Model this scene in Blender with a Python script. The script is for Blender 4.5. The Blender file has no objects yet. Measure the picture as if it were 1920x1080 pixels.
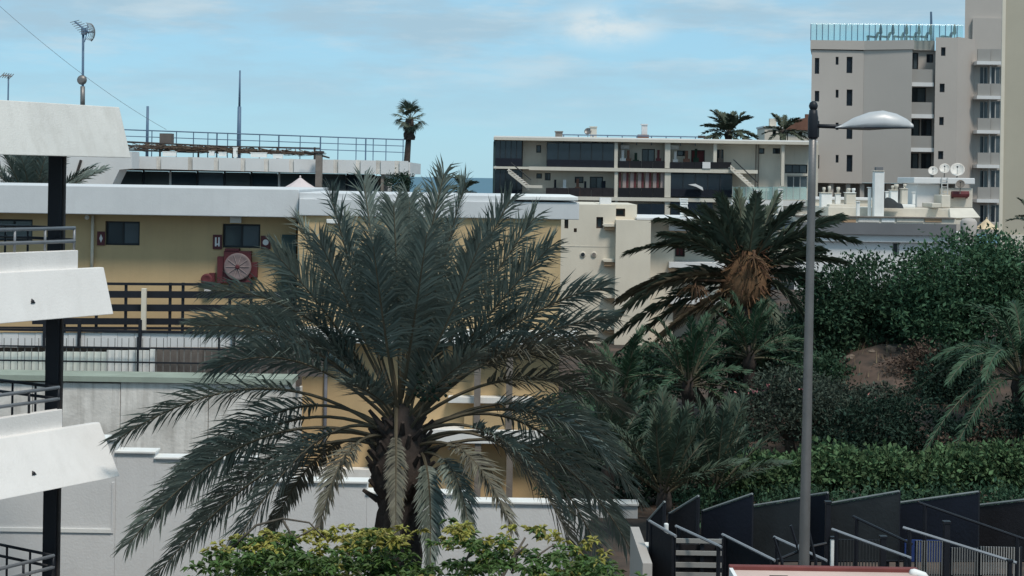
import bpy, math, random
import numpy as np
from mathutils import Vector, Matrix

# ------------------------------------------------------------------ camera, sky, sun, exposure
scene = bpy.context.scene
F, H, A = 3000.0, 12.0, 0.0157          # focal length in photo pixels, eye height, camera roll
PX, PY = 960.0, 332.0                    # principal point (level optical axis, on the sea horizon)
CA, SA = math.cos(A), math.sin(A)

cam_d = bpy.data.cameras.new('camera')
cam = bpy.data.objects.new('camera', cam_d)
scene.collection.objects.link(cam)
cam_d.sensor_width = 36.0
cam_d.lens = F / 1920.0 * 36.0
cam_d.shift_y = -(540.0 - PY) / 1920.0
cam_d.clip_start = 0.3
cam_d.clip_end = 90000.0
cam.matrix_world = Matrix(((CA, -SA, 0, 0), (0, 0, -1, 0), (SA, CA, 0, H), (0, 0, 0, 1)))
scene.camera = cam

SUN = Vector((0.26, -0.46, 0.85)).normalized()
world = bpy.data.worlds.new('World'); scene.world = world
world.use_nodes = True
wn = world.node_tree.nodes; wl = world.node_tree.links
bg = wn['Background']; bg.inputs['Strength'].default_value = 0.10
sky = wn.new('ShaderNodeTexSky'); sky.sky_type = 'NISHITA'; sky.sun_disc = False
sky.sun_elevation = math.asin(SUN.z); sky.sun_rotation = math.atan2(SUN.x, SUN.y)
sky.air_density = 1.0; sky.dust_density = 0.15; sky.ozone_density = 3.0
tint = wn.new('ShaderNodeMix'); tint.data_type = 'RGBA'; tint.blend_type = 'MULTIPLY'
tint.inputs['Factor'].default_value = 1.0
tint.inputs[7].default_value = (0.58, 0.78, 1.0, 1)
wl.new(sky.outputs['Color'], tint.inputs[6])
tc = wn.new('ShaderNodeTexCoord')
def cloud_layer(scale, nscale, lo, hi, seed, detail=5, rough=0.55):
    m = wn.new('ShaderNodeMapping'); m.inputs['Scale'].default_value = scale
    m.inputs['Location'].default_value = (seed, seed * 0.7, 0)
    wl.new(tc.outputs['Generated'], m.inputs['Vector'])
    n = wn.new('ShaderNodeTexNoise'); n.inputs['Scale'].default_value = nscale
    n.inputs['Detail'].default_value = detail; n.inputs['Roughness'].default_value = rough
    wl.new(m.outputs['Vector'], n.inputs['Vector'])
    r = wn.new('ShaderNodeMapRange'); r.interpolation_type = 'SMOOTHSTEP'
    r.inputs['From Min'].default_value = lo; r.inputs['From Max'].default_value = hi
    wl.new(n.outputs['Fac'], r.inputs['Value'])
    return r.outputs['Result']
def sky_mix(base, fac, col, amount):
    mu = wn.new('ShaderNodeMath'); mu.operation = 'MULTIPLY'; mu.inputs[1].default_value = amount
    wl.new(fac, mu.inputs[0])
    mx = wn.new('ShaderNodeMix'); mx.data_type = 'RGBA'
    wl.new(mu.outputs[0], mx.inputs['Factor']); wl.new(base, mx.inputs[6])
    mx.inputs[7].default_value = (*col, 1)
    return mx.outputs[2]
veil = cloud_layer((1, 1, 5.0), 6.5, 0.36, 0.62, 4.3, 7, 0.6)
# the veil of grey cloud thickens away from the horizon
sep = wn.new('ShaderNodeSeparateXYZ'); wl.new(tc.outputs['Generated'], sep.inputs[0])
el = wn.new('ShaderNodeMapRange'); el.inputs['From Min'].default_value = 0.02; el.inputs['From Max'].default_value = 0.085
el.inputs['To Min'].default_value = 0.12; wl.new(sep.outputs['Z'], el.inputs['Value'])
vm = wn.new('ShaderNodeMath'); vm.operation = 'MULTIPLY'; wl.new(veil, vm.inputs[0]); wl.new(el.outputs['Result'], vm.inputs[1])
hz = wn.new('ShaderNodeMix'); hz.data_type = 'RGBA'; hz.inputs['Factor'].default_value = 0.72      # thin even high haze
wl.new(tint.outputs[2], hz.inputs[6]); hz.inputs[7].default_value = (2.85, 5.0, 6.1, 1)
col = sky_mix(hz.outputs[2], vm.outputs[0], (2.95, 4.2, 5.05), 0.85)
wisps = cloud_layer((1.2, 1.2, 6.5), 8.0, 0.47, 0.72, 8.4, 7, 0.6)
wm = wn.new('ShaderNodeMath'); wm.operation = 'MULTIPLY'; wl.new(wisps, wm.inputs[0]); wl.new(el.outputs['Result'], wm.inputs[1])
col = sky_mix(col, wm.outputs[0], (4.3, 5.3, 5.85), 0.75)
# one brighter cumulus in the middle of the view
pd = Vector(((1130 - PX) / F, 1.0, (PY - 55) / F + 0.003)).normalized()
vs_ = wn.new('ShaderNodeVectorMath'); vs_.operation = 'SUBTRACT'; wl.new(tc.outputs['Generated'], vs_.inputs[0]); vs_.inputs[1].default_value = pd
vsc = wn.new('ShaderNodeVectorMath'); vsc.operation = 'MULTIPLY'; wl.new(vs_.outputs[0], vsc.inputs[0]); vsc.inputs[1].default_value = (20, 20, 52)
vln = wn.new('ShaderNodeVectorMath'); vln.operation = 'LENGTH'; wl.new(vsc.outputs[0], vln.inputs[0])
pf = cloud_layer((1, 1, 2.0), 26.0, 0.30, 0.66, 5.0, 6, 0.55)
pr = wn.new('ShaderNodeMapRange'); pr.interpolation_type = 'SMOOTHSTEP'; pr.inputs['From Min'].default_value = 1.0; pr.inputs['From Max'].default_value = 0.1
wl.new(vln.outputs['Value'], pr.inputs['Value'])
pm = wn.new('ShaderNodeMath'); pm.operation = 'MULTIPLY'; wl.new(pf, pm.inputs[0]); wl.new(pr.outputs['Result'], pm.inputs[1])
col = sky_mix(col, pm.outputs[0], (5.6, 6.1, 6.2), 0.95)
wl.new(col, bg.inputs['Color'])

sun_d = bpy.data.lights.new('sun', 'SUN'); sun = bpy.data.objects.new('sun', sun_d)
scene.collection.objects.link(sun)
sun_d.energy = 2.1; sun_d.angle = math.radians(12); sun_d.color = (1.0, 0.92, 0.82)
sun.rotation_euler = SUN.to_track_quat('Z', 'Y').to_euler()
scene.view_settings.view_transform = 'Standard'; scene.view_settings.look = 'None'
scene.view_settings.exposure = 0.42; scene.view_settings.gamma = 1.0
scene.view_settings.use_curve_mapping = False

# ------------------------------------------------------------------ helpers
COL = scene.collection
random.seed(7)
def P(px, py, Y):
    """A photo pixel and a distance -> the point in the place."""
    dx, dy = px - PX, py - PY
    return Vector((Y / F * (dx * CA + dy * SA), Y, H + Y / F * (dx * SA - dy * CA)))
def sstep(a, b, x):
    t = min(1, max(0, (x - a) / (b - a))); return t * t * (3 - 2 * t)
def ground_z(x, y):
    z = 0.5
    right = sstep(1.15, 1.7, x)
    bank = 4.5 * right + right * (2.35 * sstep(6.0, 10.5, x)) * sstep(35, 46, y)
    bank *= 1 - 0.45 * sstep(58, 75, y)
    z += bank
    z += 2.0 * sstep(50, 75, y)
    z -= 52 * sstep(150, 520, y)
    return z

class G:
    def __init__(s): s.v = []; s.f = []; s.m = []
    def add(s, vs, fs, mi=0):
        o = len(s.v); s.v += [tuple(v) for v in vs]
        for f in fs: s.f.append(tuple(i + o for i in f)); s.m.append(mi)
        return s
    def hexa(s, p, mi=0):
        return s.add(p, [(0, 3, 2, 1), (4, 5, 6, 7), (0, 1, 5, 4), (1, 2, 6, 5), (2, 3, 7, 6), (3, 0, 4, 7)], mi)
    def box(s, x0, x1, y0, y1, z0, z1, mi=0):
        return s.hexa([(x0, y0, z0), (x1, y0, z0), (x1, y1, z0), (x0, y1, z0), (x0, y0, z1), (x1, y0, z1), (x1, y1, z1), (x0, y1, z1)], mi)
    def pbox(s, a, b, c, d, Y, dep, mi=0):
        mx, my = (a + b) / 2, (c + d) / 2
        return s.box(P(a, my, Y).x, P(b, my, Y).x, Y, Y + dep, P(mx, d, Y).z, P(mx, c, Y).z, mi)
    def prism(s, poly, off, mi=0):
        n = len(poly); off = Vector(off)
        a = [Vector(p) for p in poly]; b = [p + off for p in a]
        return s.add(a + b, [tuple(range(n)), tuple(range(2 * n - 1, n - 1, -1))] + [(i, i + n, (i + 1) % n + n, (i + 1) % n) for i in range(n)], mi)
    def tube(s, pts, r0, r1=None, n=6, mi=0, cap=True):
        pts = [Vector(p) for p in pts]; r1 = r0 if r1 is None else r1
        k = len(pts); vs = []; fs = []
        for i, p in enumerate(pts):
            t = (pts[min(i + 1, k - 1)] - pts[max(i - 1, 0)]).normalized()
            ref = Vector((0, 0, 1)) if abs(t.z) < 0.9 else Vector((1, 0, 0))
            u = t.cross(ref).normalized(); w = u.cross(t)
            r = r0 + (r1 - r0) * i / max(1, k - 1)
            for j in range(n):
                a = 2 * math.pi * j / n
                vs.append(p + (u * math.cos(a) + w * math.sin(a)) * r)
        for i in range(k - 1):
            for j in range(n):
                fs.append((i * n + j, i * n + (j + 1) % n, (i + 1) * n + (j + 1) % n, (i + 1) * n + j))
        if cap: fs += [tuple(range(n - 1, -1, -1)), tuple((k - 1) * n + j for j in range(n))]
        return s.add(vs, fs, mi)
    def lathe(s, c, prof, n=12, axis=None, mi=0):
        c = Vector(c); ax = Vector(axis or (0, 0, 1)).normalized()
        ref = Vector((1, 0, 0)) if abs(ax.x) < 0.9 else Vector((0, 1, 0))
        u = ax.cross(ref).normalized(); w = ax.cross(u)
        vs = []; k = len(prof)
        for r, h in prof:
            for j in range(n):
                a = 2 * math.pi * j / n
                vs.append(c + ax * h + (u * math.cos(a) + w * math.sin(a)) * max(r, 1e-4))
        fs = [(i * n + j, i * n + (j + 1) % n, (i + 1) * n + (j + 1) % n, (i + 1) * n + j) for i in range(k - 1) for j in range(n)]
        fs += [tuple(range(n - 1, -1, -1)), tuple((k - 1) * n + j for j in range(n))]
        return s.add(vs, fs, mi)

def build(name, g, mats, parent=None, loc=None, smooth=False, bevel=0):
    me = bpy.data.meshes.new(name)
    o = bpy.data.objects.new(name, me)
    if parent is not None:
        off = Vector(parent['_o']); o.parent = parent
        if loc is not None: o.location = Vector(loc) - off; off = Vector(loc)
    elif loc is not None:
        off = Vector(loc); o.location = off; o['_o'] = list(off)
    else:
        off = Vector((0, 0, 0))
    if off.length > 0:
        vs = (np.array(g.v) - np.array(off)).tolist()
    else: vs = g.v
    me.from_pydata(vs, [], g.f)
    for m in (mats if isinstance(mats, (list, tuple)) else [mats]): me.materials.append(M[m] if isinstance(m, str) else m)
    if any(g.m): me.polygons.foreach_set('material_index', g.m)
    if smooth: me.polygons.foreach_set('use_smooth', [True] * len(me.polygons))
    me.update()
    COL.objects.link(o)
    if bevel:
        b = o.modifiers.new('bevel', 'BEVEL'); b.width = bevel; b.segments = 2; b.limit_method = 'ANGLE'
    return o
def tag(o, label, cat=None, group=None, kind=None):
    if label: o['label'] = label
    if cat: o['category'] = cat
    if group: o['group'] = group
    if kind: o['kind'] = kind
    return o
def thing(name, label, cat, loc, group=None, rotz=0):
    o = bpy.data.objects.new(name, None); COL.objects.link(o)
    o.empty_display_size = 0.3
    o.location = loc; o['_o'] = list(loc)
    if rotz: o.rotation_euler = (0, 0, rotz)
    return tag(o, label, cat, group)
def bp(root, name, m, a, b, c, d, Y, dep, bevel=0):
    return build(name, G().pbox(a, b, c, d, Y, dep), m, root, bevel=bevel)
def tubep(root, name, m, pts, r, r1=None, n=6):
    return build(name, G().tube(pts, r, r1, n), m, root, smooth=True)
def base(px, py, Y):
    p = P(px, py, Y); return Vector((p.x, Y, ground_z(p.x, Y)))

# walls with real openings: front sheet + reveals, a body closes it behind
def facade(root, name, m, rect, Y, opens, thick=0.22, body=4.0, zbot=None, shear=0.0):
    a, b, c, d = rect; mx, my = (a + b) / 2, (c + d) / 2
    x0, x1, z0, z1 = P(a, my, Y).x, P(b, my, Y).x, P(mx, d, Y).z, P(mx, c, Y).z
    if zbot is not None: z0 = zbot
    ops = []
    for (oa, ob, oc, od) in opens:
        ox, oy = (oa + ob) / 2, (oc + od) / 2
        ops.append((P(oa, oy, Y).x, P(ob, oy, Y).x, P(ox, od, Y).z, P(ox, oc, Y).z))
    ops = [(max(q[0], x0 + .01), min(q[1], x1 - .01), max(q[2], z0 + .01), min(q[3], z1 - .01)) for q in ops]
    xs = sorted({x0, x1} | {v for q in ops for v in q[:2]}); zs = sorted({z0, z1} | {v for q in ops for v in q[2:]})
    g = G()
    def open_(i, j):
        if i < 0 or j < 0 or i >= len(xs) - 1 or j >= len(zs) - 1: return False
        cx, cz = (xs[i] + xs[i + 1]) / 2, (zs[j] + zs[j + 1]) / 2
        return any(q[0] < cx < q[1] and q[2] < cz < q[3] for q in ops)
    Yb = Y + thick
    for i in range(len(xs) - 1):
        for j in range(len(zs) - 1):
            u0, u1, w0, w1 = xs[i], xs[i + 1], zs[j], zs[j + 1]
            if not open_(i, j):
                g.add([(u0, Y, w0), (u1, Y, w0), (u1, Y, w1), (u0, Y, w1)], [(0, 1, 2, 3)])
                if open_(i + 1, j): g.add([(u1, Y, w0), (u1, Yb, w0), (u1, Yb, w1), (u1, Y, w1)], [(0, 1, 2, 3)])
                if open_(i - 1, j): g.add([(u0, Y, w0), (u0, Y, w1), (u0, Yb, w1), (u0, Yb, w0)], [(0, 1, 2, 3)])
                if open_(i, j + 1): g.add([(u0, Y, w1), (u1, Y, w1), (u1, Yb, w1), (u0, Yb, w1)], [(0, 1, 2, 3)])
                if open_(i, j - 1): g.add([(u0, Y, w0), (u0, Yb, w0), (u1, Yb, w0), (u1, Y, w0)], [(0, 1, 2, 3)])
            else:
                g.add([(u0, Yb, w0), (u1, Yb, w0), (u1, Yb, w1), (u0, Yb, w1)], [(0, 1, 2, 3)])
    Ye = Y + body; xe0, xe1 = x0 + shear * body, x1 + shear * body
    g.add([(x0, Y, z0), (xe0, Ye, z0), (xe0, Ye, z1), (x0, Y, z1)], [(0, 3, 2, 1)])
    g.add([(x1, Y, z0), (xe1, Ye, z0), (xe1, Ye, z1), (x1, Y, z1)], [(0, 1, 2, 3)])
    g.add([(x0, Y, z1), (x1, Y, z1), (xe1, Ye, z1), (xe0, Ye, z1)], [(0, 1, 2, 3)])
    g.add([(xe0, Ye, z0), (xe1, Ye, z0), (xe1, Ye, z1), (xe0, Ye, z1)], [(0, 3, 2, 1)])
    return build(name, g, m, root)
def window(root, rect, Y, frame='dark_frame', glass='glass', n=2, fw=0.05, rec=0.10, name='window'):
    """frame set back in its opening, panes as sub-parts"""
    a, b, c, d = rect; mx, my = (a + b) / 2, (c + d) / 2
    x0, x1, z0, z1 = P(a, my, Y).x, P(b, my, Y).x, P(mx, d, Y).z, P(mx, c, Y).z
    e = 0.004; x0 += e; x1 -= e; z0 += e; z1 -= e
    Y0 = Y + rec; g = G()
    g.box(x0, x1, Y0, Y0 + .05, z0, z0 + fw); g.box(x0, x1, Y0, Y0 + .05, z1 - fw, z1)
    for k in range(n + 1):
        c_ = x0 + fw / 2 + (x1 - x0 - fw) * k / n
        g.box(c_ - fw / 2, c_ + fw / 2, Y0 + .002, Y0 + .048, z0 + fw, z1 - fw)
    w = build(name, g, frame, root)
    w['_o'] = list(root['_o'])
    for k in range(n):
        a_ = x0 + fw + (x1 - x0 - fw) * k / n; b_ = x0 + (x1 - x0 - fw) * (k + 1) / n
        o = build('pane', G().box(a_, b_, Y0 + .02 + .006 * (k % 2), Y0 + .03 + .006 * (k % 2), z0 + fw, z1 - fw), 'curtain_reflection_glass' if (glass in ('glass', 'dark_glass') and n > 1 and k == n - 1) else glass)
        o.data.transform(Matrix.Translation(-Vector(root['_o']))); o.parent = w
    return w
def sub(o_parent, name, g, m, smooth=False):
    """sub-part given in world coordinates under a part (parts sit at their thing's origin)"""
    root = o_parent.parent; o = build(name, g, m, smooth=smooth)
    o.data.transform(Matrix.Translation(-Vector(root['_o']) - o_parent.location)); o.parent = o_parent
    return o

# ------------------------------------------------------------------ materials
M = {}
def mat(name, c, rough=0.7, var=0.12, scale=1.5, bump=0.0, bscale=20, streak=0.0, streakcol=(0.1, 0.09, 0.08), spec=0.3, metal=0.0, island=0.0, sheen=0.0, trans=0.0, blotch=None):
    m = bpy.data.materials.new(name); m.use_nodes = True; M[name] = m
    n = m.node_tree.nodes; l = m.node_tree.links; b = n['Principled BSDF']
    b.inputs['Roughness'].default_value = rough; b.inputs['Metallic'].default_value = metal
    b.inputs['Specular IOR Level'].default_value = spec
    t = n.new('ShaderNodeTexCoord')
    nz = n.new('ShaderNodeTexNoise'); nz.inputs['Scale'].default_value = scale; nz.inputs['Detail'].default_value = 6; nz.inputs['Roughness'].default_value = 0.6
    l.new(t.outputs['Object'], nz.inputs['Vector'])
    r = n.new('ShaderNodeMapRange'); r.inputs['From Min'].default_value = 0.3; r.inputs['From Max'].default_value = 0.7
    r.inputs['To Min'].default_value = 1 - var; r.inputs['To Max'].default_value = 1 + var; l.new(nz.outputs['Fac'], r.inputs['Value'])
    hs = n.new('ShaderNodeHueSaturation'); hs.inputs['Color'].default_value = (*c, 1); l.new(r.outputs['Result'], hs.inputs['Value'])
    out = hs.outputs['Color']
    if island:
        ge = n.new('ShaderNodeNewGeometry')
        r2 = n.new('ShaderNodeMapRange'); r2.inputs['To Min'].default_value = 1 - island; r2.inputs['To Max'].default_value = 1 + island
        l.new(ge.outputs['Random Per Island'], r2.inputs['Value'])
        h2 = n.new('ShaderNodeHueSaturation'); l.new(out, h2.inputs['Color']); l.new(r2.outputs['Result'], h2.inputs['Value'])
        r3 = n.new('ShaderNodeMapRange'); r3.inputs['To Min'].default_value = 0.485; r3.inputs['To Max'].default_value = 0.515
        l.new(ge.outputs['Random Per Island'], r3.inputs['Value']); l.new(r3.outputs['Result'], h2.inputs['Hue'])
        out = h2.outputs['Color']
    if blotch:
        bc, bs, lo, hi = blotch
        n3 = n.new('ShaderNodeTexNoise'); n3.inputs['Scale'].default_value = bs; n3.inputs['Detail'].default_value = 4
        l.new(t.outputs['Object'], n3.inputs['Vector'])
        r4 = n.new('ShaderNodeMapRange'); r4.inputs['From Min'].default_value = lo; r4.inputs['From Max'].default_value = hi; l.new(n3.outputs['Fac'], r4.inputs['Value'])
        mx = n.new('ShaderNodeMix'); mx.data_type = 'RGBA'; l.new(r4.outputs['Result'], mx.inputs['Factor']); l.new(out, mx.inputs[6]); mx.inputs[7].default_value = (*bc, 1)
        out = mx.outputs[2]
    if streak:
        mp = n.new('ShaderNodeMapping'); mp.inputs['Scale'].default_value = (3.2, 3.2, 0.22); l.new(t.outputs['Object'], mp.inputs['Vector'])
        n2 = n.new('ShaderNodeTexNoise'); n2.inputs['Scale'].default_value = 1.6; n2.inputs['Detail'].default_value = 7; n2.inputs['Roughness'].default_value = .65
        l.new(mp.outputs['Vector'], n2.inputs['Vector'])
        r5 = n.new('ShaderNodeMapRange'); r5.inputs['From Min'].default_value = .48; r5.inputs['From Max'].default_value = .8; r5.inputs['To Max'].default_value = streak; l.new(n2.outputs['Fac'], r5.inputs['Value'])
        mx = n.new('ShaderNodeMix'); mx.data_type = 'RGBA'; l.new(r5.outputs['Result'], mx.inputs['Factor']); l.new(out, mx.inputs[6]); mx.inputs[7].default_value = (*streakcol, 1)
        out = mx.outputs[2]
    l.new(out, b.inputs['Base Color'])
    if bump:
        nb = n.new('ShaderNodeTexNoise'); nb.inputs['Scale'].default_value = bscale; nb.inputs['Detail'].default_value = 5; l.new(t.outputs['Object'], nb.inputs['Vector'])
        bu = n.new('ShaderNodeBump'); bu.inputs['Strength'].default_value = bump; bu.inputs['Distance'].default_value = 0.02; l.new(nb.outputs['Fac'], bu.inputs['Height']); l.new(bu.outputs['Normal'], b.inputs['Normal'])
    if trans:
        tr = n.new('ShaderNodeBsdfTranslucent'); l.new(out, tr.inputs['Color'])
        ms = n.new('ShaderNodeMixShader'); ms.inputs[0].default_value = trans
        l.new(b.outputs[0], ms.inputs[1]); l.new(tr.outputs[0], ms.inputs[2]); l.new(ms.outputs[0], n['Material Output'].inputs['Surface'])
    return m
def glassy(name, c, rough=0.06, alpha=1.0):
    m = mat(name, c, rough, 0.25, 0.6, spec=0.5)
    if alpha < 1:
        n = m.node_tree.nodes; l = m.node_tree.links
        tr = n.new('ShaderNodeBsdfTransparent'); tr.inputs['Color'].default_value = (*[min(1, .55 + v) for v in c], 1)
        ms = n.new('ShaderNodeMixShader'); ms.inputs[0].default_value = alpha
        l.new(tr.outputs[0], ms.inputs[1]); l.new(n['Principled BSDF'].outputs[0], ms.inputs[2]); l.new(ms.outputs[0], n['Material Output'].inputs['Surface'])
    return m

mat('white_panel', (0.76, 0.74, 0.72), 0.75, 0.05, 1.2, 0.25, 30, 0.16, (0.42, 0.40, 0.36))
mat('white_roof_panel', (0.62, 0.61, 0.58), 0.8, 0.08, 1.0, 0.25, 30, 0.35, (0.36, 0.34, 0.30))
mat('white_wall', (0.66, 0.66, 0.66), 0.8, 0.05, 0.8, 0.25, 25, 0.12, (0.42, 0.42, 0.42))
mat('white_fascia', (0.60, 0.61, 0.62), 0.75, 0.06, 0.9, 0.15, 25, 0.15, (0.4, 0.4, 0.4))
mat('white_paint', (0.78, 0.78, 0.76), 0.6, 0.06, 2.0, 0.1, 30, 0.1)
mat('concrete', (0.68, 0.65, 0.61), 0.9, 0.2, 1.3, 0.5, 12, 0.7, (0.33, 0.31, 0.28), blotch=((0.45, 0.42, 0.385), 0.9, .5, .68))
mat('yellow_wall', (0.53, 0.385, 0.215), 0.85, 0.07, 0.8, 0.2, 25, 0.28, (0.36, 0.28, 0.17))
mat('cream_wall', (0.66, 0.60, 0.50), 0.85, 0.06, 0.7, 0.2, 20, 0.16, (0.42, 0.38, 0.32))
mat('block_cream', (0.58, 0.545, 0.475), 0.85, 0.08, 0.35, 0, 20, 0.22, (0.33, 0.31, 0.28))
mat('hotel_wall', (0.43, 0.395, 0.365), 0.85, 0.05, 0.2, 0, 20, 0.10, (0.36, 0.34, 0.32))
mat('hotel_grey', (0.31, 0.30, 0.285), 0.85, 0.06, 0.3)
mat('beige_tower', (0.42, 0.385, 0.31), 0.85, 0.06, 0.25, 0, 20, 0.10, (0.33, 0.31, 0.26))
mat('ochre_ledge', (0.45, 0.30, 0.19), 0.8, 0.1, 2)
mat('stucco', (0.60, 0.555, 0.48), 0.9, 0.1, 0.8, 0.3, 12, 0.2, (0.4, 0.36, 0.3))
mat('slate_fascia', (0.15, 0.155, 0.165), 0.7, 0.08, 0.6)
mat('black_steel', (0.012, 0.013, 0.018), 0.45, 0.2, 3)
mat('dark_rail', (0.013, 0.015, 0.021), 0.5, 0.2, 3)
mat('grey_rail', (0.28, 0.29, 0.31), 0.45, 0.12, 3, metal=0.3)
mat('blue_steel', (0.10, 0.16, 0.24), 0.5, 0.15, 3)
mat('galvanised', (0.20, 0.19, 0.185), 0.45, 0.14, 2.5, 0.1, 40, 0.25, (0.16, 0.14, 0.12), metal=0.55)
mat('lamp_shell', (0.46, 0.47, 0.48), 0.4, 0.08, 3, metal=0.1)
mat('lamp_lens', (0.27, 0.28, 0.28), 0.25, 0.1, 4, spec=0.5)
mat('dark_frame', (0.02, 0.025, 0.03), 0.5, 0.1, 3)
mat('pale_frame', (0.45, 0.45, 0.44), 0.6, 0.1, 3)
glassy('glass', (0.022, 0.034, 0.042), 0.08)
glassy('dark_glass', (0.012, 0.019, 0.029), 0.12)
glassy('teal_glass', (0.36, 0.55, 0.57), 0.10, 0.2)
mat('curtain', (0.35, 0.28, 0.27), 0.9, 0.1, 3)
mat('maroon', (0.13, 0.035, 0.04), 0.7, 0.15, 3)
mat('red_paint', (0.105, 0.028, 0.033), 0.5, 0.15, 3)
mat('sign_white', (0.7, 0.68, 0.68), 0.5, 0.05, 3)
mat('hose_disc', (0.20, 0.155, 0.155), 0.55, 0.15, 4)
mat('green_door', (0.03, 0.055, 0.055), 0.6, 0.1, 3)
mat('green_strip', (0.29, 0.335, 0.285), 0.8, 0.15, 1.5)
mat('pale_green', (0.74, 0.77, 0.71), 0.85, 0.1, 1.5, streak=0.2)
mat('brown_board', (0.135, 0.115, 0.105), 0.8, 0.2, 2, 0.2)
mat('timber', (0.20, 0.175, 0.155), 0.8, 0.2, 3, 0.2)
mat('dark_timber', (0.055, 0.045, 0.042), 0.85, 0.25, 3, 0.2)
mat('brush', (0.115, 0.085, 0.065), 0.95, 0.3, 3, island=0.4)
mat('pvc_pipe', (0.16, 0.17, 0.2), 0.5, 0.1, 3)
mat('screen_cloth', (0.010, 0.011, 0.015), 0.8, 0.2, 2.5, 0.2)
mat('screen_grey', (0.028, 0.032, 0.035), 0.8, 0.2, 2.5, 0.2)
mat('screen_navy', (0.007, 0.010, 0.019), 0.75, 0.2, 2.5, 0.2)
mat('screen_brown', (0.020, 0.018, 0.021), 0.8, 0.3, 2.5, 0.2)
mat('rail_cap', (0.20, 0.22, 0.22), 0.6, 0.15, 4)
mat('blue_sheet', (0.018, 0.04, 0.15), 0.6, 0.2, 3)
mat('pink_roof', (0.56, 0.42, 0.37), 0.85, 0.1, 2, 0.2)
mat('red_edge', (0.16, 0.045, 0.04), 0.7, 0.15, 4)
mat('terracotta', (0.17, 0.085, 0.06), 0.85, 0.2, 1.0)
mat('parasol_cloth', (0.60, 0.52, 0.52), 0.9, 0.05, 2)
mat('cream_cloth', (0.62, 0.50, 0.34), 0.9, 0.08, 2)
mat('soil', (0.095, 0.066, 0.052), 0.95, 0.3, 0.8, 0.6, 6, blotch=((0.05, 0.042, 0.036), 1.3, .42, .6))
mat('water', (0.075, 0.155, 0.21), 0.55, 0.08, 0.01, 0.0, spec=0.15)
mat('palm_leaf', (0.150, 0.178, 0.150), 0.55, 0.2, 1.2, spec=0.35, island=0.35, trans=0.15)
mat('palm_leaf_blue', (0.118, 0.150, 0.132), 0.55, 0.2, 1.2, spec=0.35, island=0.35, trans=0.15)
mat('palm_leaf_dry', (0.125, 0.118, 0.09), 0.65, 0.2, 1.2, spec=0.35, island=0.35, trans=0.15)
mat('date_leaf', (0.082, 0.100, 0.070), 0.65, 0.25, 1.2, spec=0.2, island=0.35, trans=0.12)
mat('date_leaf_dry', (0.11, 0.085, 0.055), 0.7, 0.25, 1.2, spec=0.2, island=0.3)
mat('garden_leaf', (0.042, 0.082, 0.046), 0.65, 0.2, 1.2, spec=0.2, island=0.35, trans=0.12)
mat('garden_leaf_grey', (0.066, 0.096, 0.066), 0.65, 0.2, 1.2, spec=0.2, island=0.35, trans=0.12)
mat('rachis', (0.10, 0.084, 0.056), 0.6, 0.2, 3)
mat('rachis_dark', (0.085, 0.078, 0.05), 0.6, 0.2, 3)
mat('palm_boot', (0.050, 0.039, 0.034), 0.95, 0.35, 5, 0.8, 14)
mat('palm_fibre', (0.125, 0.070, 0.038), 0.95, 0.35, 4, 0.8, 14, island=0.35)
mat('spathe', (0.38, 0.27, 0.10), 0.7, 0.15, 4)
mat('bark', (0.10, 0.085, 0.07), 0.95, 0.3, 4, 0.7, 12)
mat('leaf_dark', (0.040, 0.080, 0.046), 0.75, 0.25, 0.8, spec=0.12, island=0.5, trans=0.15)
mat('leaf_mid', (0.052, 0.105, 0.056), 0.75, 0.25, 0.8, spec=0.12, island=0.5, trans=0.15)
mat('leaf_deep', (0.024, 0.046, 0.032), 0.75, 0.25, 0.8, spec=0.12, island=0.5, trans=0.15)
mat('leaf_dull', (0.056, 0.074, 0.056), 0.75, 0.25, 0.8, spec=0.12, island=0.5, trans=0.15)
mat('leaf_hedge', (0.080, 0.132, 0.062), 0.75, 0.25, 0.8, spec=0.12, island=0.5, trans=0.15)
mat('leaf_yellow', (0.27, 0.25, 0.058), 0.5, 0.2, 1.5, spec=0.3, island=0.35, trans=0.25)
mat('leaf_fresh', (0.070, 0.120, 0.030), 0.5, 0.2, 1.5, spec=0.3, island=0.4, trans=0.25)
mat('flower_pink', (0.42, 0.16, 0.17), 0.7, 0.2, 2, island=0.3)
mat('leaf_rusty', (0.105, 0.072, 0.055), 0.7, 0.25, 0.8, spec=0.2, island=0.45, trans=0.1)
glassy('club_glass', (0.045, 0.056, 0.058), 0.10)
glassy('curtain_reflection_glass', (0.065, 0.085, 0.10), 0.12)  # lighter pane colour: curtains, plus a pale reflection painted on the yellow building's windows
mat('fruit_stalk', (0.105, 0.062, 0.035), 0.9, 0.3, 4, island=0.35)
mat('bar_grey', (0.17, 0.17, 0.165), 0.7, 0.2, 4)
mat('dry_grass', (0.17, 0.13, 0.08), 0.9, 0.3, 2, island=0.4)
mat('stone', (0.16, 0.125, 0.10), 0.95, 0.3, 4, 0.6, 10)
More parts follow.
